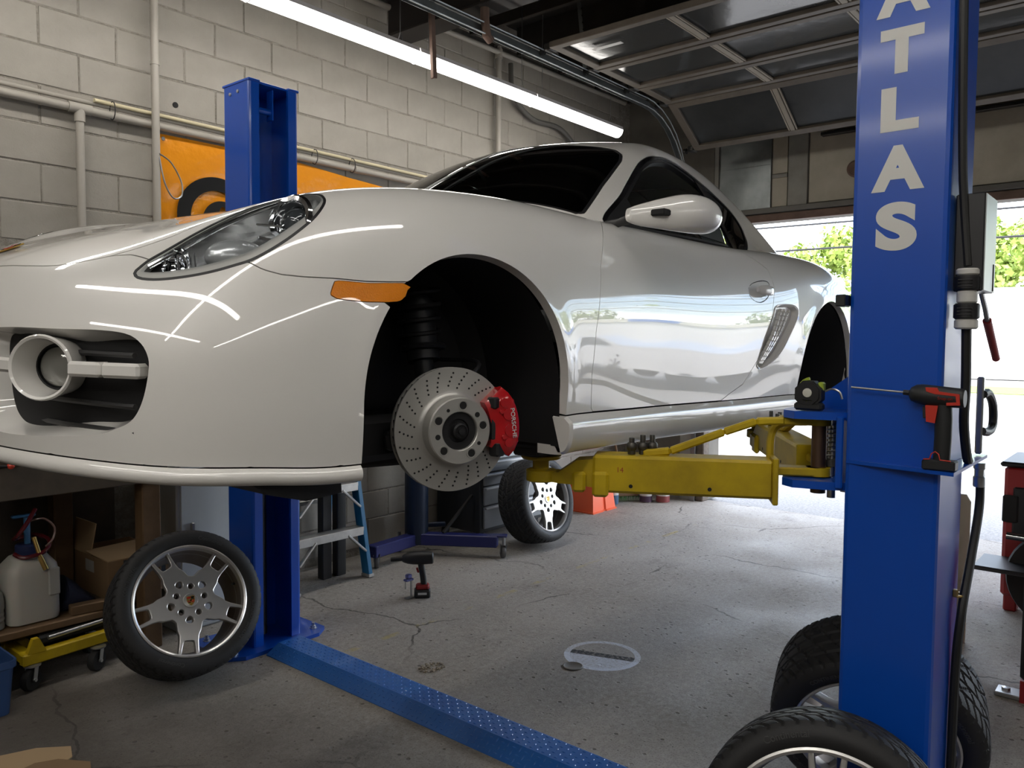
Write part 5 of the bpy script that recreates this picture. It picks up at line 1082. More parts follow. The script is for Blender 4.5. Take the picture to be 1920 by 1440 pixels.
def make_wheel(Ro, w, label, spin):
    root = thing('wheel', label, 'wheel', (0, 0, 0), 'loose wheels of the white car')
    hw = w/2
    mb = MB(); nT, ns = 480, 34
    side = [(.245, hw*.84), (.253, hw*.93), (.262, hw*.98), (.278, hw*1.02), (Ro-.030, hw*1.0), (Ro-.016, hw*.93)]
    half = [(Ro-.007, hw*.86)]
    hs_ = np.linspace(hw*.80, -hw*.80, ns); tread = [(Ro-.006*(abs(h)/(hw*.8))**4*.8, h) for h in hs_]
    prof = side+half+tread+[(r, -h) for r, h in reversed(half)]+[(r, -h) for r, h in reversed(side)]; n0 = len(side)+1; rings = []
    for k in range(nT):
        a = 2*pi*k/nT; ring = []
        for i, (r, h) in enumerate(prof):
            if n0-1 <= i <= n0+ns:
                g = 0.
                for gc in (-.52, -.17, .17, .52):
                    if abs(h-gc*hw) < hw*.035: g = .0065
                ph = (k+int(h/hw*22*(1 if h > 0 else -1)))
                if abs(h) > .55*hw: g = max(g, .005 if ph % 9 < 2 else 0)
                elif abs(h) > .2*hw: g = max(g, .005 if (k+int(h/hw*26)) % 14 < 2 or (k-int(h/hw*40)) % 28 < 2 else 0)
                else: g = max(g, .004 if (k+int(h/hw*20)) % 14 < 2 else 0)
                r = r-g
            ring.append(Vector((r*cos(a), r*sin(a), h)))
        rings.append(ring)
    rings.append(rings[0]); mb.loft(rings, False, False, closed=False); ty = mb.build('tyre', M_tyre, root, world=False, smooth=28)
    for body, a, sz, fl, rr in (('Continental', 20, .024, False, .286), ('Continental', 200, .024, False, .286), ('CONTINENTAL', 108, .020, False, .286), ('EXTREME CONTACT', 285, .020, True, .286)):
        q = MB(); v, f = arc_text(body, rr, radians(a), sz, hw*1.022, fl); q.add(v, f); q.build('sidewall_lettering', M_tlet, ty, world=False, smooth=0)
    mb = MB(); mb.lathe([(.247, hw*.84), (.255, hw*.90), (.254, hw*.955), (.248, hw*.97), (.241, hw*.93), (.236, hw*.75), (.233, hw*.3), (.220, -hw*.2), (.223, -hw*.85), (.245, -hw*.90), (.247, -hw*.84)], (0, 0, 0), (0, 0, 1), 96, False, False); rim = mb.build('rim', M_alu, root, world=False, smooth=40)
    mb = MB(); mb.lathe([(.2355, hw*.72), (.2325, hw*.28), (.2195, -hw*.2), (.2225, -hw*.84)], (0, 0, 0), (0, 0, 1), 96, False, False); mb.build('rim_barrel', M_barrel, rim, world=False)
    # five forked spokes cut from one face
    pts = []
    for k in range(5):
        a = 2*pi*k/5; c, s_ = cos(a), sin(a); v0 = a-pi/5
        loc = [(.134, -.052), (.152, -.0440), (.178, -.0420), (.212, -.0440), (.246, -.0470), (.246, -.0320), (.215, -.0285), (.188, -.0240), (.181, -.0200), (.179, -.012), (.179, .012), (.181, .0200), (.188, .0240), (.215, .0285), (.246, .0320), (.246, .0470), (.212, .0440), (.178, .0420), (.152, .0440), (.134, .052)]
        for vv in (-.10, 0, .10): pts.append((.112*cos(v0+vv)*(1+.02*(vv/.1)**2), .112*sin(v0+vv)*(1+.02*(vv/.1)**2)))
        pts += [(x_*c-y_*s_, x_*s_+y_*c) for x_, y_ in loc]
    loops = [pts]
    for k in range(5):
        a = 2*pi*k/5; loops.append([(.086*cos(a)+.013*cos(a)*cos(q)*(1.2)-sin(a)*(.0155+.004*cos(q))*sin(q), .086*sin(a)+.013*sin(a)*cos(q)*1.2+cos(a)*(.0155+.004*cos(q))*sin(q)) for q in np.linspace(0, 2*pi, 18, endpoint=False)][::-1])
        b = a+pi/5; loops.append([(.065*cos(b)+.0125*cos(q), .065*sin(b)+.0125*sin(q)) for q in np.linspace(0, 2*pi, 16, endpoint=False)][::-1])
    vs, fs = fill_curve(loops, .009, .004)
    zz = lambda r: hw*.74
    mb = MB(); mb.add([Vector((v.x, v.y, v.z*(1.6 if v.z < 0 else 1)+zz(hypot(v.x, v.y)))) for v in vs], fs); sp = mb.build('spokes', M_alu, root, world=False, smooth=40)
    mb = MB(); mb.lathe([(.080, hw*.20), (.080, hw*.55), (.060, hw*.58)], (0, 0, 0), (0, 0, 1), 32, True, False); mb.build('hub_pad', M_barrel, root, world=False)
    mb = MB(); h0 = zz(0)+.013; mb.lathe([(.0335, h0-.004), (.0330, h0+.003), (.0315, h0+.005), (.020, h0+.0065), (0, h0+.007)], (0, 0, 0), (0, 0, 1), 36); cap = mb.build('centre_cap', M_alu, root, world=False)
    mb = MB(); ca = radians(90)-spin; u = Vector((cos(-spin), sin(-spin), 0)); v = Vector((-sin(-spin), cos(-spin), 0)); shield(mb, (0, 0, h0+.0066), u, v, (0, 0, 1), .036, .0012); mb.build('cap_crest', [M_gold, MATS['badge_red'], M_gloss], cap, world=False)
    mb = MB(); a = -spin+radians(12); mb.cyl((.226*cos(a), .226*sin(a), hw*.45), (.214*cos(a), .214*sin(a), hw*.58), .006, n=10); mb.build('valve_stem', M_rub, root, world=False)
    return root
def place(root, centre, n, spin):
    """wheel axis along n, picture 'up' of the face as near vertical as can be, then spun"""
    n = Vector(n).normalized(); up = Vector((0, 0, 1)); y = (up-n*up.dot(n)).normalized(); x = y.cross(n); R = Matrix((x, y, n)).transposed() @ Matrix.Rotation(spin, 3, 'Z')
    root.matrix_world = Matrix.Translation(centre) @ R.to_4x4()
def seat_z(n, Ro, w): n = Vector(n).normalized(); return Ro*math.sqrt(1-n.z**2)+abs(n.z)*w*.42
camR, camU, camF = _R, _U, _F
n1 = camR*.56+camU*.38-camF*.735
w1 = make_wheel(.334, .265, 'alloy wheel leaning back against the far blue post, gold crest cap facing out', radians(45)); place(w1, (1.862, 3.558, seat_z(n1, .334, .265)), n1, radians(45))
n2 = camR*.755+camU*.19-camF*.63
w2 = copy_tree(w1); w2['label'] = 'alloy wheel propped against the grey tool chest'; place(w2, (4.93, 3.86, seat_z(n2, .334, .265)), n2, radians(45))
n3 = Vector((-.90, -.22, -.40))
w3 = copy_tree(w1); w3['label'] = 'wheel behind the near ATLAS post, tread and dark sidewall showing'; place(w3, (2.835, .750, seat_z(n3, .334, .265)), n3, radians(10))
n4 = Vector((-.93, -.27, .24))
w4 = make_wheel(.322, .235, 'alloy wheel in front of the near ATLAS post, cut off by the bottom edge', radians(90)); place(w4, (2.01, .64, seat_z(n4, .322, .235)), n4, radians(90))
# ---------------------------------------------------------------- workbench and what stands on it
M_wood = mat('raw_lumber', (.20, .12, .058), .7, noise=(9, .5, (.13, .075, .036)), bump=(30, .25, .004))  # lumber colours darkened for the car's shade at the bench
M_wood_d = mat('dirty_lumber', (.055, .045, .036), .8, noise=(6, .5, (.11, .085, .06)), bump=(20, .3, .006))
M_card = mat('cardboard', (.26, .16, .082), .8, noise=(3, .4, (.21, .13, .066)))  # cardboard tones also carry the car's shade in their colour
M_card_e = mat('cardboard_light', (.40, .275, .15), .8)
wb = thing('workbench', 'dark dirty wooden workbench with lower shelf under the block wall', 'workbench', (.95, 4.3, 0))
mb = MB(); mb.box((.95, 4.31, 1.045), (2.15, .64, .05), .006); mb.build('bench_top', M_wood_d, wb)
mb = MB(); mb.box((.95, 4.005, .945), (2.12, .03, .15), .004); mb.build('apron', M_wood_d, wb)
for lx, ly in ((1.935, 4.06), (1.70, 4.55), (.10, 4.06), (.10, 4.55)):
    mb = MB(); mb.box((lx, ly, .435), (.095, .09, .87), .006); mb.build('leg', M_wood, wb)
for k, yy in enumerate((4.07, 4.24, 4.41, 4.56)):
    mb = MB(); mb.box((.80 if k == 0 else .85, yy, .252), (1.86, .16 if k else .14, .036), .005); mb.build('shelf_plank', M_wood if k == 0 else M_wood_d, wb)
mb = MB(); mb.box((.95, 4.60, .5), (2.1, .02, 1.0)); mb.build('back_panel', M_wood_d, wb)
gc = thing('grey_cabinet', 'pale grey metal cabinet between workbench and far blue post', 'cabinet', (2.34, 4.36, 0))
mb = MB(); mb.box((2.37, 4.36, .48), (.50, .48, .96), .008); mb.build('cabinet_body', mat('cabinet_pale', (.50, .52, .53), .45, noise=(5, .4, (.44, .46, .47))), gc)
mb = MB(); mb.box((2.37, 4.116, .48), (.46, .012, .90), .004); mb.build('cabinet_door', MATS['cabinet_pale'], gc)
mb = MB(); mb.box((2.20, 4.10, .55), (.02, .02, .10), .004); mb.build('cabinet_handle', M_steel, gc)
# red-knobbed rail on the bench front
rk = thing('red_knob_tool', 'tool with two red knobs on the bench front', 'tool', (1.24, 3.985, 1.03))
mb = MB(); mb.cyl((1.20, 3.975, 1.035), (1.30, 3.975, 1.025), .006); mb.build('tool_rod', M_iron, rk)
for xk in (1.225, 1.285):
    mb = MB(); mb.sphere((xk, 3.972, 1.03), .016, 12, 8); mb.build('red_knob', mat('knob_red', (.75, .06, .03), .3, coat_weight=1.0), rk)
mb = MB(); mb.tube([(2.005, 4.0, .98), (2.005, 4.0, .88), (2.012, 3.99, .862)], .006, 8); tag(mb.build('hook_rod', M_bolt), 'short bright hooked rod hanging at the bench end', 'rod').location = (0, 0, 0)
# bleeder jug
jg = thing('fluid_jug', 'white plastic fluid jug with red hoses and pump on the bench shelf', 'jug', (1.40, 4.14, .271))
c = (1.40, 4.14, 0)
M_jug = mat('jug_white', (.48, .46, .41), .45, subsurface_weight=.15)  # white toned down for the car's shade over the shelf
def rrect(cx, cy, hx, hy, r, z, n=5):
    out = []
    for sx, sy, a0 in ((1, 1, 0), (-1, 1, pi/2), (-1, -1, pi), (1, -1, 3*pi/2)):
        for k in range(n): a = a0+pi/2*k/(n-1); out.append(Vector((cx+sx*(hx-r)+r*cos(a), cy+sy*(hy-r)+r*sin(a), z)))
    return out
mb = MB(); mb.loft([rrect(1.40, 4.14, h, h*.92, .045*k, z) for h, z, k in ((.095, .271, 1), (.108, .278, 1), (.110, .30, 1), (.110, .50, 1), (.104, .535, 1), (.075, .575, 1), (.055, .585, .9))]); mb.build('jug_body', M_jug, jg)
mb = MB(); mb.box((1.475, 4.036, .455), (.05, .012, .13), .005); mb.build('jug_recess_shade', mat('jug_shade', (.42, .41, .38), .5), jg)  # darker plate paints the shade of the jug's grip recess
mb = MB(); mb.lathe([(.05, .583), (.052, .59), (.052, .625), (.045, .632)], c, (0, 0, 1), 24); mb.build('jug_cap', mat('cap_navy', (.02, .03, .09), .4), jg)
mb = MB(); mb.cyl((1.40, 4.14, .63), (1.40, 4.14, .755), .014); mb.box((1.385, 4.14, .765), (.10, .03, .014), .005); mb.build('pump_handle', mat('pump_blue', (.05, .16, .33), .4), jg)
mb = MB(); mb.tube(crom([(1.33, 4.10, .60), (1.36, 4.06, .585), (1.44, 4.05, .60), (1.48, 4.10, .64), (1.44, 4.18, .66), (1.36, 4.18, .65), (1.345, 4.10, .68), (1.38, 4.08, .74), (1.42, 4.09, .80)], 6, False), .010, 8); mb.build('red_hose', mat('hose_red', (.10, .008, .012), .25, coat_weight=.6), jg)
mb = MB(); mb.tube(crom([(1.41, 4.12, .74), (1.46, 4.10, .745), (1.50, 4.09, .70), (1.49, 4.08, .65), (1.45, 4.06, .62)], 6, False), .005, 8); mb.build('clear_hose', mat('hose_clear', (.20, .12, .10), .2), jg)
mb = MB(); mb.cyl((1.405, 4.075, .67), (1.42, 4.045, .58), .010); mb.cyl((1.42, 4.045, .58), (1.438, 4.028, .52), .012); mb.build('brass_fitting', mat('brass', (.55, .36, .12), .3, .9), jg)
j2 = thing('grey_jug', 'pale grey ribbed jug at the left edge of the bench shelf', 'jug', (1.20, 4.12, .271))
mb = MB(); mb.lathe([(.075, .271), (.083, .276)]+[(.083-.004*(k % 2), .29+.012*k) for k in range(7)]+[(.083, .39), (.076, .43), (.05, .46), (.03, .47)], (1.205, 4.12, 0), (0, 0, 1), 24); mb.build('jug_body', mat('jug_grey', (.40, .41, .40), .4), j2)
mb = MB(); mb.lathe([(.03, .468), (.03, .495), (.026, .498)], (1.205, 4.12, 0), (0, 0, 1), 18); mb.build('jug_cap', M_jug, j2)
# cardboard box
bx = thing('cardboard_box', 'open brown cardboard box with dark printed side on the bench shelf', 'box', (1.86, 4.25, .271))
x0, x1, y0, y1, zb, zt = 1.755, 2.07, 4.115, 4.57, .2705, .470
for nm, cc, dd in (('box_side', ((x0+x1)/2, y0+.003, (zb+zt)/2), (x1-x0, .006, zt-zb)), ('box_side', ((x0+x1)/2, y1-.003, (zb+zt)/2), (x1-x0, .006, zt-zb)), ('box_side', (x0+.003, (y0+y1)/2, (zb+zt)/2), (.006, y1-y0-.012, zt-zb)), ('box_side', (x1-.003, (y0+y1)/2, (zb+zt)/2), (.006, y1-y0-.012, zt-zb)), ('box_floor', ((x0+x1)/2, (y0+y1)/2, zb+.004), (x1-x0-.012, y1-y0-.012, .006))):
    mb = MB(); mb.box(cc, dd, .001); mb.build(nm, M_card, bx)
mb = MB(); mb.add([(x0, y0, zt), (x1, y0, zt), (x1, y0+.24, zt+.03), (x0-.02, y0+.22, zt+.022), (x0, y0, zt+.004), (x1, y0, zt+.004), (x1, y0+.24, zt+.034), (x0-.02, y0+.22, zt+.026)], [(0, 1, 2, 3), (7, 6, 5, 4), (0, 4, 5, 1), (1, 5, 6, 2), (2, 6, 7, 3), (3, 7, 4, 0)]); mb.build('box_flap', M_card_e, bx)
mb = MB(); mb.add([(x0, y1-.25, zt), (x0, y1, zt), (x0+.03, y1, zt+.16), (x0+.03, y1-.25, zt+.16), (x0+.005, y1-.25, zt), (x0+.005, y1, zt), (x0+.035, y1, zt+.16), (x0+.035, y1-.25, zt+.16)], [(0, 1, 2, 3), (7, 6, 5, 4), (0, 4, 5, 1), (1, 5, 6, 2), (2, 6, 7, 3), (3, 7, 4, 0)]); mb.build('box_flap', M_card_e, bx)
mb = MB(); mb.box(((x0+x1)/2+.03, y0-.0006, .40), (.22, .001, .13)); mb.build('box_print', mat('print_dark', (.035, .04, .05), .6), bx)
mb = MB(); mb.box((x0+.19, y0-.0013, .425), (.035, .0006, .055)); mb.build('print_picture', mat('print_orange', (.45, .16, .06), .6), bx)
mb = MB()
for k in range(5): mb.box((x0+.12, y0-.0013, .445-.018*k), (.05 if k else .035, .0006, .005))
o = mb.build('print_lines', M_lett, bx); o['kind'] = 'stuff'
mb = MB(); mb.box(((x0+x1)/2+.03, y0-.0006, .315), (.22, .001, .035)); mb.build('box_print', mat('print_blue', (.02, .09, .25), .6), bx)
mb = MB(); mb.box((x0-.0006, 4.33, .415), (.001, .10, .06)); mb.build('box_label', mat('label_grey', (.42, .40, .36), .6), bx)
# dark blue bag and wood offcut
mb = MB(); R = rnd(3); rings = []
for t in np.linspace(0, 1, 9):
    w_ = .10*(1-.3*t)*min(1, 6*t+.35, 6*(1-t)+.35); h_ = (.17*(1-t)+.03)*min(1, 8*t+.3); rings.append([Vector((1.53+.17*t+.0, 4.15+w_*cos(q)*(.95), .2705+max(0, .5*h_*(1+sin(q))+R.uniform(-.008, .008) if sin(q) > -.95 else 0))) for q in np.linspace(0, 2*pi, 14, endpoint=False)])
mb.loft(rings); tag(mb.build('tool_bag', mat('navy_fabric', (.010, .013, .035), .75, bump=(25, .6, .01)), smooth=60), 'dark navy crumpled tool bag between jug and cardboard box', 'bag')
mb = MB(); mb.box((1.645, 4.035, .2935), (.20, .06, .045), .004, Matrix.Rotation(radians(-8), 3, 'Z')); tag(mb.build('wood_offcut', M_wood), 'short raw wood offcut lying on the front of the bench shelf', 'wood')
# yellow floor dolly with casters
dl = thing('floor_jack', 'long yellow floor jack with casters half under the bench', 'floor jack', (1.5, 3.95, 0))
mb = MB(); mb.bar((1.30, 3.955, .145), (1.76, 3.99, .150), .045, .055, .006); mb.build('side_rail', M_yel, dl)
mb = MB(); mb.bar((1.30, 4.19, .145), (1.76, 4.21, .150), .045, .055, .006); mb.build('side_rail', M_yel, dl)
mb = MB(); mb.bar((1.33, 3.96, .145), (1.33, 4.20, .145), .05, .05, .006); mb.build('cross_rail', M_yel, dl); mb = MB(); mb.bar((1.73, 3.98, .145), (1.73, 4.20, .145), .05, .05, .006); mb.build('cross_rail', M_yel, dl)
mb = MB(); mb.bar((1.38, 4.07, .20), (1.70, 4.09, .205), .16, .045, .012); mb.build('jack_pad', M_rub, dl)
mb = MB(); mb.cyl((1.42, 3.97, .215), (1.80, 4.02, .222), .010); mb.build('handle_socket', M_bolt, dl)
mb = MB(); mb.prism([(1.32, .17), (1.40, .17), (1.37, .235), (1.345, .235)], (0, 3.935, 0), (1, 0, 0), (0, 0, 1), (0, 1, 0), .03); mb.build('lug_plate', M_yel, dl)
for cx_, cy_ in ((1.335, 3.95), (1.625, 3.955), (1.335, 4.21), (1.70, 4.21)):
    mb = MB(); mb.lathe([(.020, -.017), (.046, -.017), (.050, -.010), (.050, .010), (.046, .017), (.020, .017)], (cx_, cy_, .0505), (.5, -.86, 0), 28); cs = mb.build('caster_wheel', M_rub, dl)
    d_ = Vector((.5, -.86, 0)).normalized(); mb = MB()
    for sg in (1, -1): mb.bar(Vector((cx_, cy_, .0505))+d_*.024*sg, Vector((cx_+.01, cy_+.006, .112))+d_*.024*sg, .022, .003, up=tuple(d_))
    mb.lathe([(.036, .110), (.036, .116), (.02, .12)], (cx_+.01, cy_+.006, 0), (0, 0, 1), 20); mb.cyl(Vector((cx_, cy_, .0505))-d_*.03, Vector((cx_, cy_, .0505))+d_*.03, .008); mb.build('caster_fork', M_bolt, dl)
# blue bin
bn = thing('blue_bin', 'blue plastic bin on the floor at the left edge', 'bin', (1.06, 3.84, 0))
rings = [rrect(1.06, 3.86, hx, hx*.75, .03, z) for hx, z in ((.135, .002), (.150, .20), (.160, .205), (.160, .235), (.152, .235), (.146, .20), (.128, .02))]
mb = MB(); mb.loft(rings); mb.build('bin_body', mat('bin_blue', (.02, .055, .16), .5), bn)
# flattened cardboard
fc_ = thing('cardboard_sheets', 'two torn flat cardboard sheets on the floor at bottom left', 'cardboard', (1.05, 3.25, 0))
mb = MB(); mb.prism([(.80, 3.55), (1.04, 3.40), (1.15, 3.36), (1.243, 3.275), (1.215, 3.19), (1.05, 3.10), (.70, 3.2)], (0, 0, .001), (1, 0, 0), (0, 1, 0), (0, 0, 1), .004); mb.build('sheet', M_card_e, fc_)
mb = MB(); mb.prism([(.95, 3.20), (1.10, 3.235), (1.17, 3.20), (1.24, 3.09), (1.20, 2.98), (.9, 2.9)], (0, 0, .0055), (1, 0, 0), (0, 1, 0), (0, 0, 1), .004); mb.build('sheet', M_card, fc_)
# ---------------------------------------------------------------- step ladder
ld = thing('step_ladder', 'blue fibreglass step ladder with aluminium steps behind the far post', 'ladder', (3.2, 4.25, 0))
M_fib = mat('ladder_blue', (.012, .145, .30), .4); M_al = mat('ladder_aluminium', (.62, .61, .58), .38, .85, noise=(12, .4, (.45, .44, .42)))
rail = lambda s_, z: Vector((3.19+s_*(.293-.075*z), 4.14+.10*z, z))
for s_ in (1, -1):
    mb = MB()
    a, b = rail(s_, .01), rail(s_, 1.75); mb.bar(a+Vector((-.012*s_, .03, 0)), b+Vector((-.012*s_, .03, 0)), .006, .07, .001, up=(0, 1, 0))
    for dy in (0, .062): mb.bar(a+Vector((0, dy, 0)), b+Vector((0, dy, 0)), .032, .008, .001, up=(0, 1, 0))
    r_ = mb.build('ladder_rail', M_fib, ld)
    mb = MB(); mb.box(a+Vector((0, .032, .006)), (.045, .085, .022), .003); mb.build('ladder_foot', M_al, ld)
    mb = MB(); c0_, c1_ = Vector((3.19+s_*.26, 4.62-.03, .005)), Vector((3.19+s_*.17, 4.36, 1.72)); mb.bar(c0_, c1_, .05, .03, .003, up=(0, 1, 0)); mb.build('rear_leg', M_fib, ld)
for z in (.345, .645, .945, 1.245, 1.545):
    a, b = rail(1, z), rail(-1, z); mb = MB(); mb.box(((a+b)/2)+Vector((0, .035, 0)), ((a-b).length-.02, .085, .012), .002); mb.box(((a+b)/2)+Vector((0, -.004, -.022)), ((a-b).length-.02, .006, .052), .001); st_ = mb.build('ladder_step', M_al, ld)
    for s_ in (1, -1):
        mb = MB(); e = rail(s_, z-.012); mb.bar(e+Vector((-.14*s_, .0, -.02)), rail(s_, z-.16)+Vector((-.012*s_, .0, 0)), .022, .014, .003); mb.build('step_brace', M_al, ld)
for z in (.5, 1.1):
    mb = MB(); mb.bar((3.19-.24+.05*z, 4.57-.13*z, z), (3.19+.24-.05*z, 4.57-.13*z, z), .03, .03, .003); mb.build('rear_bar', M_al, ld)
# dark stand posts beside the ladder
ds = thing('folded_stand', 'folded black steel stand behind the step ladder', 'stand', (3.33, 4.33, 0))
for xk in (3.27, 3.39):
    mb = MB(); mb.box((xk, 4.36, .55), (.075, .06, 1.10), .005); mb.build('stand_leg', M_blackpl, ds)
mb = MB(); mb.box((3.33, 4.36, .95), (.22, .05, .06), .005); mb.build('stand_bar', M_blackpl, ds)
# ---------------------------------------------------------------- stand with fat pole on blue casters
es = thing('pole_stand', 'dark fat pole on a blue caster base behind the brake disc', 'stand', (4.12, 4.35, 0))
M_pole = mat('pole_dark_blue', (.010, .020, .045), .35, .2); M_bl2 = mat('stand_blue', (.015, .02, .13), .4)
mb = MB(); mb.cyl((4.11, 4.36, .09), (4.11, 4.36, 1.35), .088, n=32); mb.build('pole', M_pole, es)
mb = MB(); mb.bar((4.05, 4.40, .125), (4.43, 3.83, .125), .09, .085, .006); mb.build('base_leg', M_bl2, es)
mb = MB(); mb.bar((3.62, 4.30, .12), (4.15, 4.36, .12), .09, .085, .006); mb.build('base_leg', M_bl2, es)
mb = MB(); mb.bar((4.40, 3.88, .165), (4.47, 3.775, .165), .07, .014, .003); mb.build('caster_plate', M_bl2, es)
mb = MB(); mb.cyl((4.19, 4.36, .205), (4.33, 4.28, .20), .020, n=18); mb.build('pole_peg', M_pole, es)
mb = MB(); mb.cyl((4.165, 4.30, .165), (4.165, 4.30, 1.0), .006); mb.build('side_rod', M_bolt, es)
mb = MB(); mb.bar((4.20, 4.17, .17), (4.55, 4.20, .40), .022, .022, .003); mb.build('strut', M_blackpl, es)
for cx_, cy_ in ((4.455, 3.80), (3.66, 4.29), (4.06, 4.50)):
    mb = MB(); mb.lathe([(.015, -.016), (.042, -.016), (.046, -.009), (.046, .009), (.042, .016), (.015, .016)], (cx_, cy_, .0465), (.8, -.6, 0), 26); mb.build('caster_wheel', mat('caster_grey', (.11, .11, .11), .6), es)
    d_ = Vector((.8, -.6, 0)).normalized(); mb = MB()
    for sg in (1, -1): mb.bar(Vector((cx_, cy_, .0465))+d_*.022*sg, Vector((cx_-.015, cy_-.02, .105))+d_*.022*sg, .026, .003, up=tuple(d_))
    mb.cyl((cx_-.015, cy_-.02, .10), (cx_-.015, cy_-.02, .16), .012); mb.build('caster_fork', M_steel, es)
# ---------------------------------------------------------------- tool chest
tc_ = thing('tool_chest', 'grey tool chest with drawers and black side behind the leaning wheel', 'tool chest', (4.98, 4.37, 0))
mb = MB(); mb.box((4.98, 4.385, .56), (.80, .47, .92), .006); mb.build('chest_body', mat('chest_black', (.018, .02, .024), .45), tc_)
M_drw = mat('drawer_grey', (.30, .315, .33), .35, .6)
for z0, z1 in ((.13, .30), (.315, .455), (.47, .56), (.575, .655), (.67, .75), (.765, .845), (.86, .99)):
    mb = MB(); mb.box((4.99, 4.142, (z0+z1)/2), (.74, .018, z1-z0), .004); d_ = mb.build('drawer', M_drw, tc_)
    mb = MB(); mb.box((4.99, 4.128, z1-.012), (.72, .016, .014), .003); sub(mb, 'drawer_pull', mat('pull_alu', (.60, .61, .62), .3, .9), d_)
mb = MB(); mb.box((4.98, 4.385, 1.035), (.82, .49, .03), .006); mb.build('chest_lid', M_drw, tc_)
for cx_, cy_ in ((4.63, 4.19), (5.33, 4.19), (4.63, 4.57), (5.33, 4.57)):
    mb = MB(); mb.lathe([(.012, -.014), (.045, -.014), (.048, 0), (.045, .014), (.012, .014)], (cx_, cy_, .0485), (.3, -.95, 0), 22); mb.box((cx_, cy_, .095), (.05, .04, .02), .003); mb.build('caster', M_iron, tc_)
# ---------------------------------------------------------------- along the wall by the door
oc = thing('orange_step', 'bright orange plastic step block standing by the wall', 'step', (6.33, 4.30, 0))
mb = MB(); mb.loft([[Vector((6.33+a*k, 4.30+b*k2, z)) for a, b in ((-.19, -.16), (-.03, -.16), (-.02, -.145), (.02, -.145), (.03, -.16), (.19, -.16), (.19, .16), (-.19, .16))] for z, k, k2 in ((0, 1.06, 1.06), (.012, 1.06, 1.06), (.014, 1, 1), (.33, .78, .78), (.345, .74, .74))]); mb.build('step_body', mat('orange_plastic', (.85, .13, .045), .4), oc)
def bottle(x, y, h, r, col, cap, label, liq=None, handle=False):
    t = thing('bottle', label, 'bottle', (x, y, 0))
    mb = MB(); mb.lathe([(r*.92, .001), (r, .008), (r, h*.62), (r*.9, h*.72), (r*.45, h*.84), (r*.33, h*.88), (r*.33, h*.93)], (x, y, 0), (0, 0, 1), 24); mb.build('bottle_body', col, t)
    mb = MB(); mb.lathe([(r*.38, h*.90), (r*.38, h*.99), (r*.3, h)], (x, y, 0), (0, 0, 1), 18); mb.build('bottle_cap', cap, t)
    if liq: mb = MB(); mb.lathe([(r*1.004, .006), (r*1.004, h*.22)], (x, y, 0), (0, 0, 1), 24, False, False); mb.build('liquid_band', liq, t)
    mb = MB(); mb.lathe([(r*1.006, h*.26), (r*1.006, h*.58)], (x, y, 0), (0, 0, 1), 24, False, False); mb.build('bottle_label', mat('paper_label', (.60, .60, .56), .6), t)
M_cap = mat('cap_white', (.6, .6, .6), .4)
bottle(6.68, 4.27, .36, .055, mat('bottle_blue', (.08, .16, .26), .35), M_cap, 'slate blue bottle beside the orange step block')
bottle(6.99, 4.08, .30, .062, mat('bottle_clear', (.55, .54, .48), .3), M_cap, 'clear bottle with dark purple fluid by the door post', mat('fluid_purple', (.06, .03, .06), .3))
bottle(7.10, 3.95, .31, .068, MATS['bottle_clear'], M_cap, 'white jug with dull red fluid nearest the door post', mat('fluid_red', (.22, .05, .05), .3))
br = thing('push_broom', 'push broom head with green bristles on the floor by the bottles', 'broom', (6.84, 4.22, 0))
mb = MB(); R = rnd(8)
for k in range(260): a, b = R.uniform(-.12, .12), R.uniform(-.03, .03); mb.add([(6.86+a-.002, 4.24-a*.8+b, .06), (6.86+a+.002, 4.24-a*.8+b, .06), (6.86+a+R.uniform(-.01, .01), 4.24-a*.8+b*1.5, .001)], [(0, 1, 2)])
o = mb.build('bristles', mat('bristle_green', (.05, .20, .04), .7), br, smooth=0, recalc=False); o['kind'] = 'stuff'
mb = MB(); mb.bar((6.76, 4.32, .075), (6.96, 4.16, .075), .06, .03, .004); mb.build('broom_block', M_wood, br)
mb = MB(); mb.cyl((6.86, 4.25, .08), (6.92, 4.58, 1.3), .012); mb.build('broom_handle', M_wood, br)
# ---------------------------------------------------------------- impact wrench on the floor
iw = thing('impact_wrench', 'black cordless impact wrench with red battery standing on the floor', 'impact wrench', (3.41, 3.608, 0))
C0 = Vector((3.41, 3.608, 0)); e = Vector((-.727, .686, 0)).normalized(); f_ = Vector((e.y, -e.x, 0))
Q = lambda a, b, z: C0+e*a+f_*b+Vector((0, 0, z))
M_tool = mat('tool_black', (.014, .015, .016), .5); M_tred = mat('tool_red', (.30, .012, .012), .4)
def sect(a, w_, z0, z1, k=10): return [Q(a, w_*cos(q), (z0+z1)/2+(z1-z0)/2*sin(q)) for q in np.linspace(0, 2*pi, 14, endpoint=False)]
mb = MB(); mb.loft([sect(-.098, .030, .215, .275), sect(-.092, .036, .208, .282), sect(-.03, .037, .205, .285), sect(.03, .036, .207, .283), sect(.06, .034, .212, .278), sect(.085, .026, .22, .27), sect(.095, .018, .227, .262)]); mb.build('wrench_body', M_tool, iw)
mb = MB(); mb.cyl(Q(.09, 0, .243), Q(.165, 0, .240), .013, n=16); mb.build('anvil', M_iron, iw)
mb = MB(); mb.loft([[Q(a+.018*cos(q)*1.1, .017*sin(q), z) for q in np.linspace(0, 2*pi, 14, endpoint=False)] for a, z in ((-.020, .215), (-.028, .17), (-.036, .12), (-.040, .075))]); mb.build('grip', M_tool, iw)
mb = MB(); mb.bar(Q(.004, 0, .185), Q(-.006, 0, .155), .018, .012, .003); mb.build('trigger', M_tred, iw)
mb = MB(); mb.box(Q(-.030, 0, .026), (.10, .076, .052), .008, Matrix((e, f_, Vector((0, 0, 1)))).transposed()); mb.build('battery', M_tool, iw)
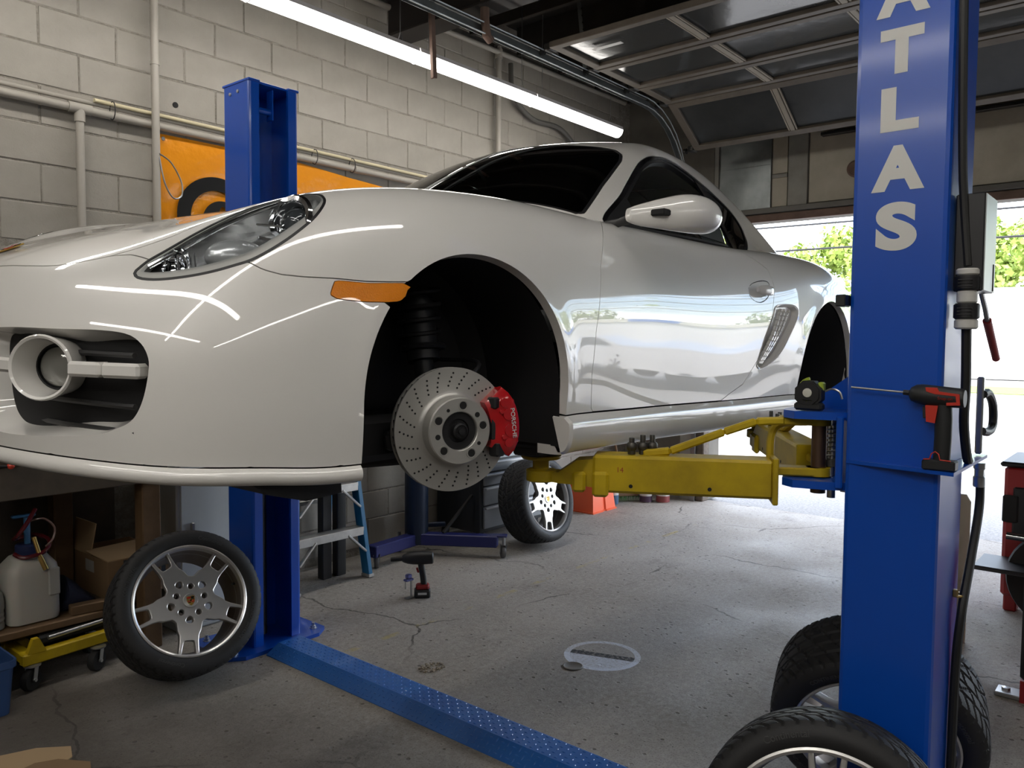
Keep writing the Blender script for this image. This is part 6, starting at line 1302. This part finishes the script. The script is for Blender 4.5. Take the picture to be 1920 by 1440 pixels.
mb = MB(); mb.box(Q(-.032, 0, .066), (.085, .066, .032), .010, Matrix((e, f_, Vector((0, 0, 1)))).transposed()); mb.build('battery_mount', M_tred, iw)
mb = MB(); mb.box(Q(-.030, .0385 if (Q(0, 1, 0)-C0).dot(-C0) > 0 else -.0385, .030), (.055, .001, .014), 0, Matrix((e, f_, Vector((0, 0, 1)))).transposed()); mb.build('battery_label', M_silver, iw)
mb = MB(); mb.bar(Q(-.07, .034, .275), Q(-.085, .034, .215), .004, .006, .001); mb.build('rear_trim', M_silver, iw)
cl = thing('clamp', 'small violet and chrome clamp standing beside the impact wrench', 'clamp', tuple(Q(.035, -.01, 0)))
mb = MB(); mb.box(Q(.055, -.025, .14), (.035, .03, .025), .004); mb.box(Q(.055, -.025, .118), (.06, .035, .014), .004); mb.build('clamp_head', mat('clamp_violet', (.14, .15, .38), .4, .5), cl)
mb = MB(); mb.cyl(Q(.040, -.025, .115), Q(.040, -.025, .005), .0065); mb.cyl(Q(.075, -.025, .115), Q(.075, -.025, .06), .0035); mb.box(Q(.052, -.025, .004), (.05, .035, .008), .002); mb.build('clamp_screw', M_bolt, cl)
# ---------------------------------------------------------------- things on the near post
dr = thing('cordless_screwdriver', 'red and black cordless screwdriver standing on the post shelf', 'screwdriver', (2.218, .462, 1.2865))
D0 = Vector((2.216, .470, 1.2865)); e = Vector((.02, 1, 0)).normalized(); f_ = Vector((1, -.02, 0)).normalized()
Q = lambda a, b, z: D0+e*a+f_*b+Vector((0, 0, z))
M_dred = mat('driver_red', (.55, .035, .018), .4)
def sct(a, w_, z0, z1, n=16): return [Q(a, w_*cos(q), (z0+z1)/2+(z1-z0)/2*sin(q)) for q in np.linspace(0, 2*pi, n, endpoint=False)]
mb = MB(); mb.loft([sct(-.066, .021, .160, .203), sct(-.060, .0235, .158, .206), sct(-.02, .025, .158, .2095), sct(.02, .025, .159, .213), sct(.030, .0235, .162, .2135), sct(.044, .022, .165, .212), sct(.056, .016, .170, .205), sct(.060, .010, .178, .198)]); mb.build('driver_body', M_tool, dr)
mb = MB(); mb.cyl(Q(.058, 0, .190), Q(.075, 0, .191), .0075, n=6); mb.build('chuck', M_iron, dr)
mb = MB(); mb.cyl(Q(.074, 0, .191), Q(.205, 0, .1985), .0028, n=8); mb.build('driver_bit', M_bolt, dr)
for nm, pts_ in (('red_stripe', [(.018, .207), (-.008, .207), (-.012, .198), (-.058, .193), (-.060, .166), (-.030, .164), (-.030, .171), (-.052, .173), (-.050, .188), (-.004, .191), (.016, .197)]),):
    mb = MB(); mb.prism(pts_, D0+f_*-.0255, e, (0, 0, 1), f_, .006); mb.build(nm, M_dred, dr)
mb = MB(); mb.loft([[Q(a+.020*cos(q), .0165*sin(q), z) for q in np.linspace(0, 2*pi, 14, endpoint=False)] for a, z in ((-.018, .168), (-.020, .13), (-.020, .085), (-.019, .05), (-.018, .022))]); mb.build('grip', M_tool, dr)
mb = MB(); mb.prism([(.019, .162), (-.010, .162), (-.004, .118), (.016, .121)], D0+f_*-.0175, e, (0, 0, 1), f_, .030); mb.build('trigger_guard', M_dred, dr)
mb = MB(); mb.bar(Q(.022, 0, .158), Q(.020, 0, .128), .014, .010, .002); mb.build('trigger', M_tool, dr)
mb = MB(); mb.box(Q(-.015, 0, .013), (.076, .040, .026), .004, Matrix((e, f_, Vector((0, 0, 1)))).transposed()); mb.build('battery', M_tool, dr)
mb = MB(); mb.tube([Q(.018, -.0215, .027), Q(.004, -.0215, .028), Q(.0, -.021, .042), Q(-.008, -.021, .048), Q(-.016, -.021, .042), Q(-.020, -.0215, .028), Q(-.044, -.0215, .027)], .0016, 6); mb.build('red_line', M_dred, dr)
vs, fs = text_mesh('Snap-on', .0105, .0003); mb = MB(); mb.add([Q(-.027-v.x, -.0262, .181+v.y) for v in vs], fs); mb.build('driver_lettering', M_dred, dr)
wk = thing('work_light', 'small black round-faced work light on the lift carriage', 'work light', (2.265, .805, 1.412))
K = Vector((2.262, .800, 1.412)); oct_ = lambda r, cz: [(r*cos(pi/8+k*pi/4), cz+r*sin(pi/8+k*pi/4)) for k in range(8)]
mb = MB(); mb.prism(oct_(.040, .047), K+Vector((-.014, 0, 0)), (0, -1, 0), (0, 0, 1), (1, 0, 0), .030, 0); mb.box(K+Vector((.0, 0, .012)), (.034, .078, .022), .006); mb.build('light_body', M_tool, wk)
mb = MB(); mb.prism(oct_(.034, .049), K+Vector((-.0145, 0, 0)), (0, -1, 0), (0, 0, 1), (-1, 0, 0), .004); mb.build('light_face', M_blackpl, wk)
mb = MB(); mb.lathe([(.0125, .0), (.0125, .003), (.010, .004), (0, .004)], K+Vector((-.018, 0, .051)), (-1, 0, 0), 22); mb.build('light_lens', mat('lens_pale', (.62, .61, .54), .4), wk)
vs, fs = text_mesh('Snap-on', .008, .0003); mb = MB(); mb.add([K+Vector((-.0190, -v.x, .030+v.y)) for v in vs], fs); mb.build('light_lettering', mat('letter_lime', (.40, .45, .06), .5), wk)
mb = MB(); mb.tube([K+Vector((.006, .034*cos(q)-.0, .047+.042*sin(q))) for q in np.linspace(-.3, 1.5, 8)], .005, 6); mb.box(K+Vector((.008, -.030, .068)), (.024, .016, .026), .004); mb.build('lime_trim', mat('lime_green', (.35, .45, .04), .5), wk)
mb = MB(); mb.tube(crom([K+Vector((.02, -.036, .055)), K+Vector((.02, -.055, .062)), K+Vector((.02, -.075, .055)), K+Vector((.02, -.083, .035))], 5, False), .003, 6); mb.build('hook_wire', M_bolt, wk)
mb = MB(); mb.box((2.236, .708, 1.716), (.05, .026, .032), .003); tag(mb.build('magnet_block', M_blackpl), 'small black block stuck to the inner edge of the near post', 'block')
# ---------------------------------------------------------------- right edge: tyre machine and ribbed panel
M_tcr = mat('machine_red', (.33, .018, .020), .4)
tm = thing('tyre_changer', 'red tyre changing machine with black tray at the right edge', 'tyre machine', (5.75, .45, 0))
mb = MB(); mb.box((5.75, .40, .50), (.55, .76, .78), .02); mb.build('machine_body', M_tcr, tm)
mb = MB(); mb.box((5.75, .40, .90), (.58, .80, .03), .01); mb.build('machine_top', M_blackpl, tm)
mb = MB(); mb.box((5.47, .56, .62), (.02, .34, .30), .01); mb.build('side_panel', M_blackpl, tm)
mb = MB(); mb.box((5.46, .74, .64), (.03, .08, .16), .008); mb.build('rubber_guard', M_rub, tm)
mb = MB(); mb.box((5.30, .66, .34), (.34, .42, .025), .006); mb.build('tray', M_blackpl, tm)
mb = MB(); mb.cyl((5.36, .74, .50), (5.36, .30, .49), .022, n=16); mb.build('chrome_arm', M_chrome, tm)
mb = MB(); mb.lathe([(.05, 0), (.27, .0), (.28, .03), (.27, .06), (.05, .06)], (5.40, .46, .28), (-1, 0, 0), 36); mb.build('pedal_disc', M_rub, tm)
for yy in (.74, .10):
    mb = MB(); mb.box((5.62, yy, .06), (.10, .07, .12), .008); mb.build('machine_foot', M_tcr, tm)
mb = MB()
for k in range(5): mb.tube([(5.60+.03*k, .62-.05*k, .92), (5.62+.03*k, .5-.05*k, .95), (5.66+.03*k, .30, .92)], .008, 6)
mb.build('machine_tools', M_iron, tm)
bm_ = thing('wheel_balancer', 'red machine foot and black trimmed edge nearest the camera at right', 'tyre machine', (4.3, .25, 0))
mb = MB(); mb.box((4.34, .18, .38), (.40, .62, .56), .03); mb.build('machine_body', M_tcr, bm_)
mb = MB(); mb.box((4.16, .47, .38), (.04, .06, .54), .012); mb.build('edge_trim', M_blackpl, bm_)
mb = MB(); mb.prism([(4.16, .50), (4.40, .50), (4.40, -.15), (4.16, -.15)], (0, 0, .0), (1, 0, 0), (0, 1, 0), (0, 0, 1), .10); mb.build('machine_base', M_tcr, bm_)
mb = MB(); mb.box((4.22, .54, .012), (.10, .12, .02), .004); mb.lathe([(.018, .02), (.018, .034), (0, .036)], (4.22, .56, 0), (0, 0, 1), 6); mb.build('foot_plate', M_bolt, bm_)
rp = thing('ribbed_panel', 'beige ribbed plastic panel standing behind the near post', 'panel', (4.80, 1.05, 0))
mb = MB(); prof = []
for k in range(33):
    u = k/32; prof.append((.835+.45*u, .006*abs(sin(u*pi*8))))
rings = [[Vector((4.80-b+.03*z, a, z)) for a, b in prof]+[Vector((4.815+.03*z, a, z)) for a, b in reversed(prof)] for z in (.001, .60, .76)]+[[Vector((4.80-b+.03*.80, 1.06+(a-1.06)*.90, .80)) for a, b in prof]+[Vector((4.815+.03*.80, 1.06+(a-1.06)*.90, .80)) for a, b in reversed(prof)]]
mb.loft(rings); mb.build('panel_sheet', mat('beige_plastic', (.50, .46, .36), .5), rp)
# debris in the floor pit
dp = tag(None, None) if False else None
mb = MB(); R = rnd(12)
for k in range(90):
    a = R.uniform(0, 2*pi); rr_ = .055*math.sqrt(R.random()); px_, py_ = 2.70+rr_*cos(a)*1.3, 2.755+rr_*sin(a); s_ = R.uniform(.003, .008); mb.box((px_, py_, .002+s_*.4), (s_, s_*1.3, s_), 0, Matrix.Rotation(R.uniform(0, 3), 3, 'Z'))
o = mb.build('gravel', mat('gravel_beige', (.42, .36, .27), .9, noise=(60, .5, (.20, .17, .13)))); tag(o, 'small heap of pale gravel crumbs in a floor pit', 'gravel', kind='stuff')
o = MB().lathe([(.050, .0005), (.052, .004), (.046, .006), (.040, .003)], (3.17, 2.245, 0), (0, 0, 1), 28, False, True).build('metal_disc', mat('cap_dull', (.16, .15, .13), .5, .4)); tag(o, 'small round metal disc on the floor beside the white ring', 'disc')
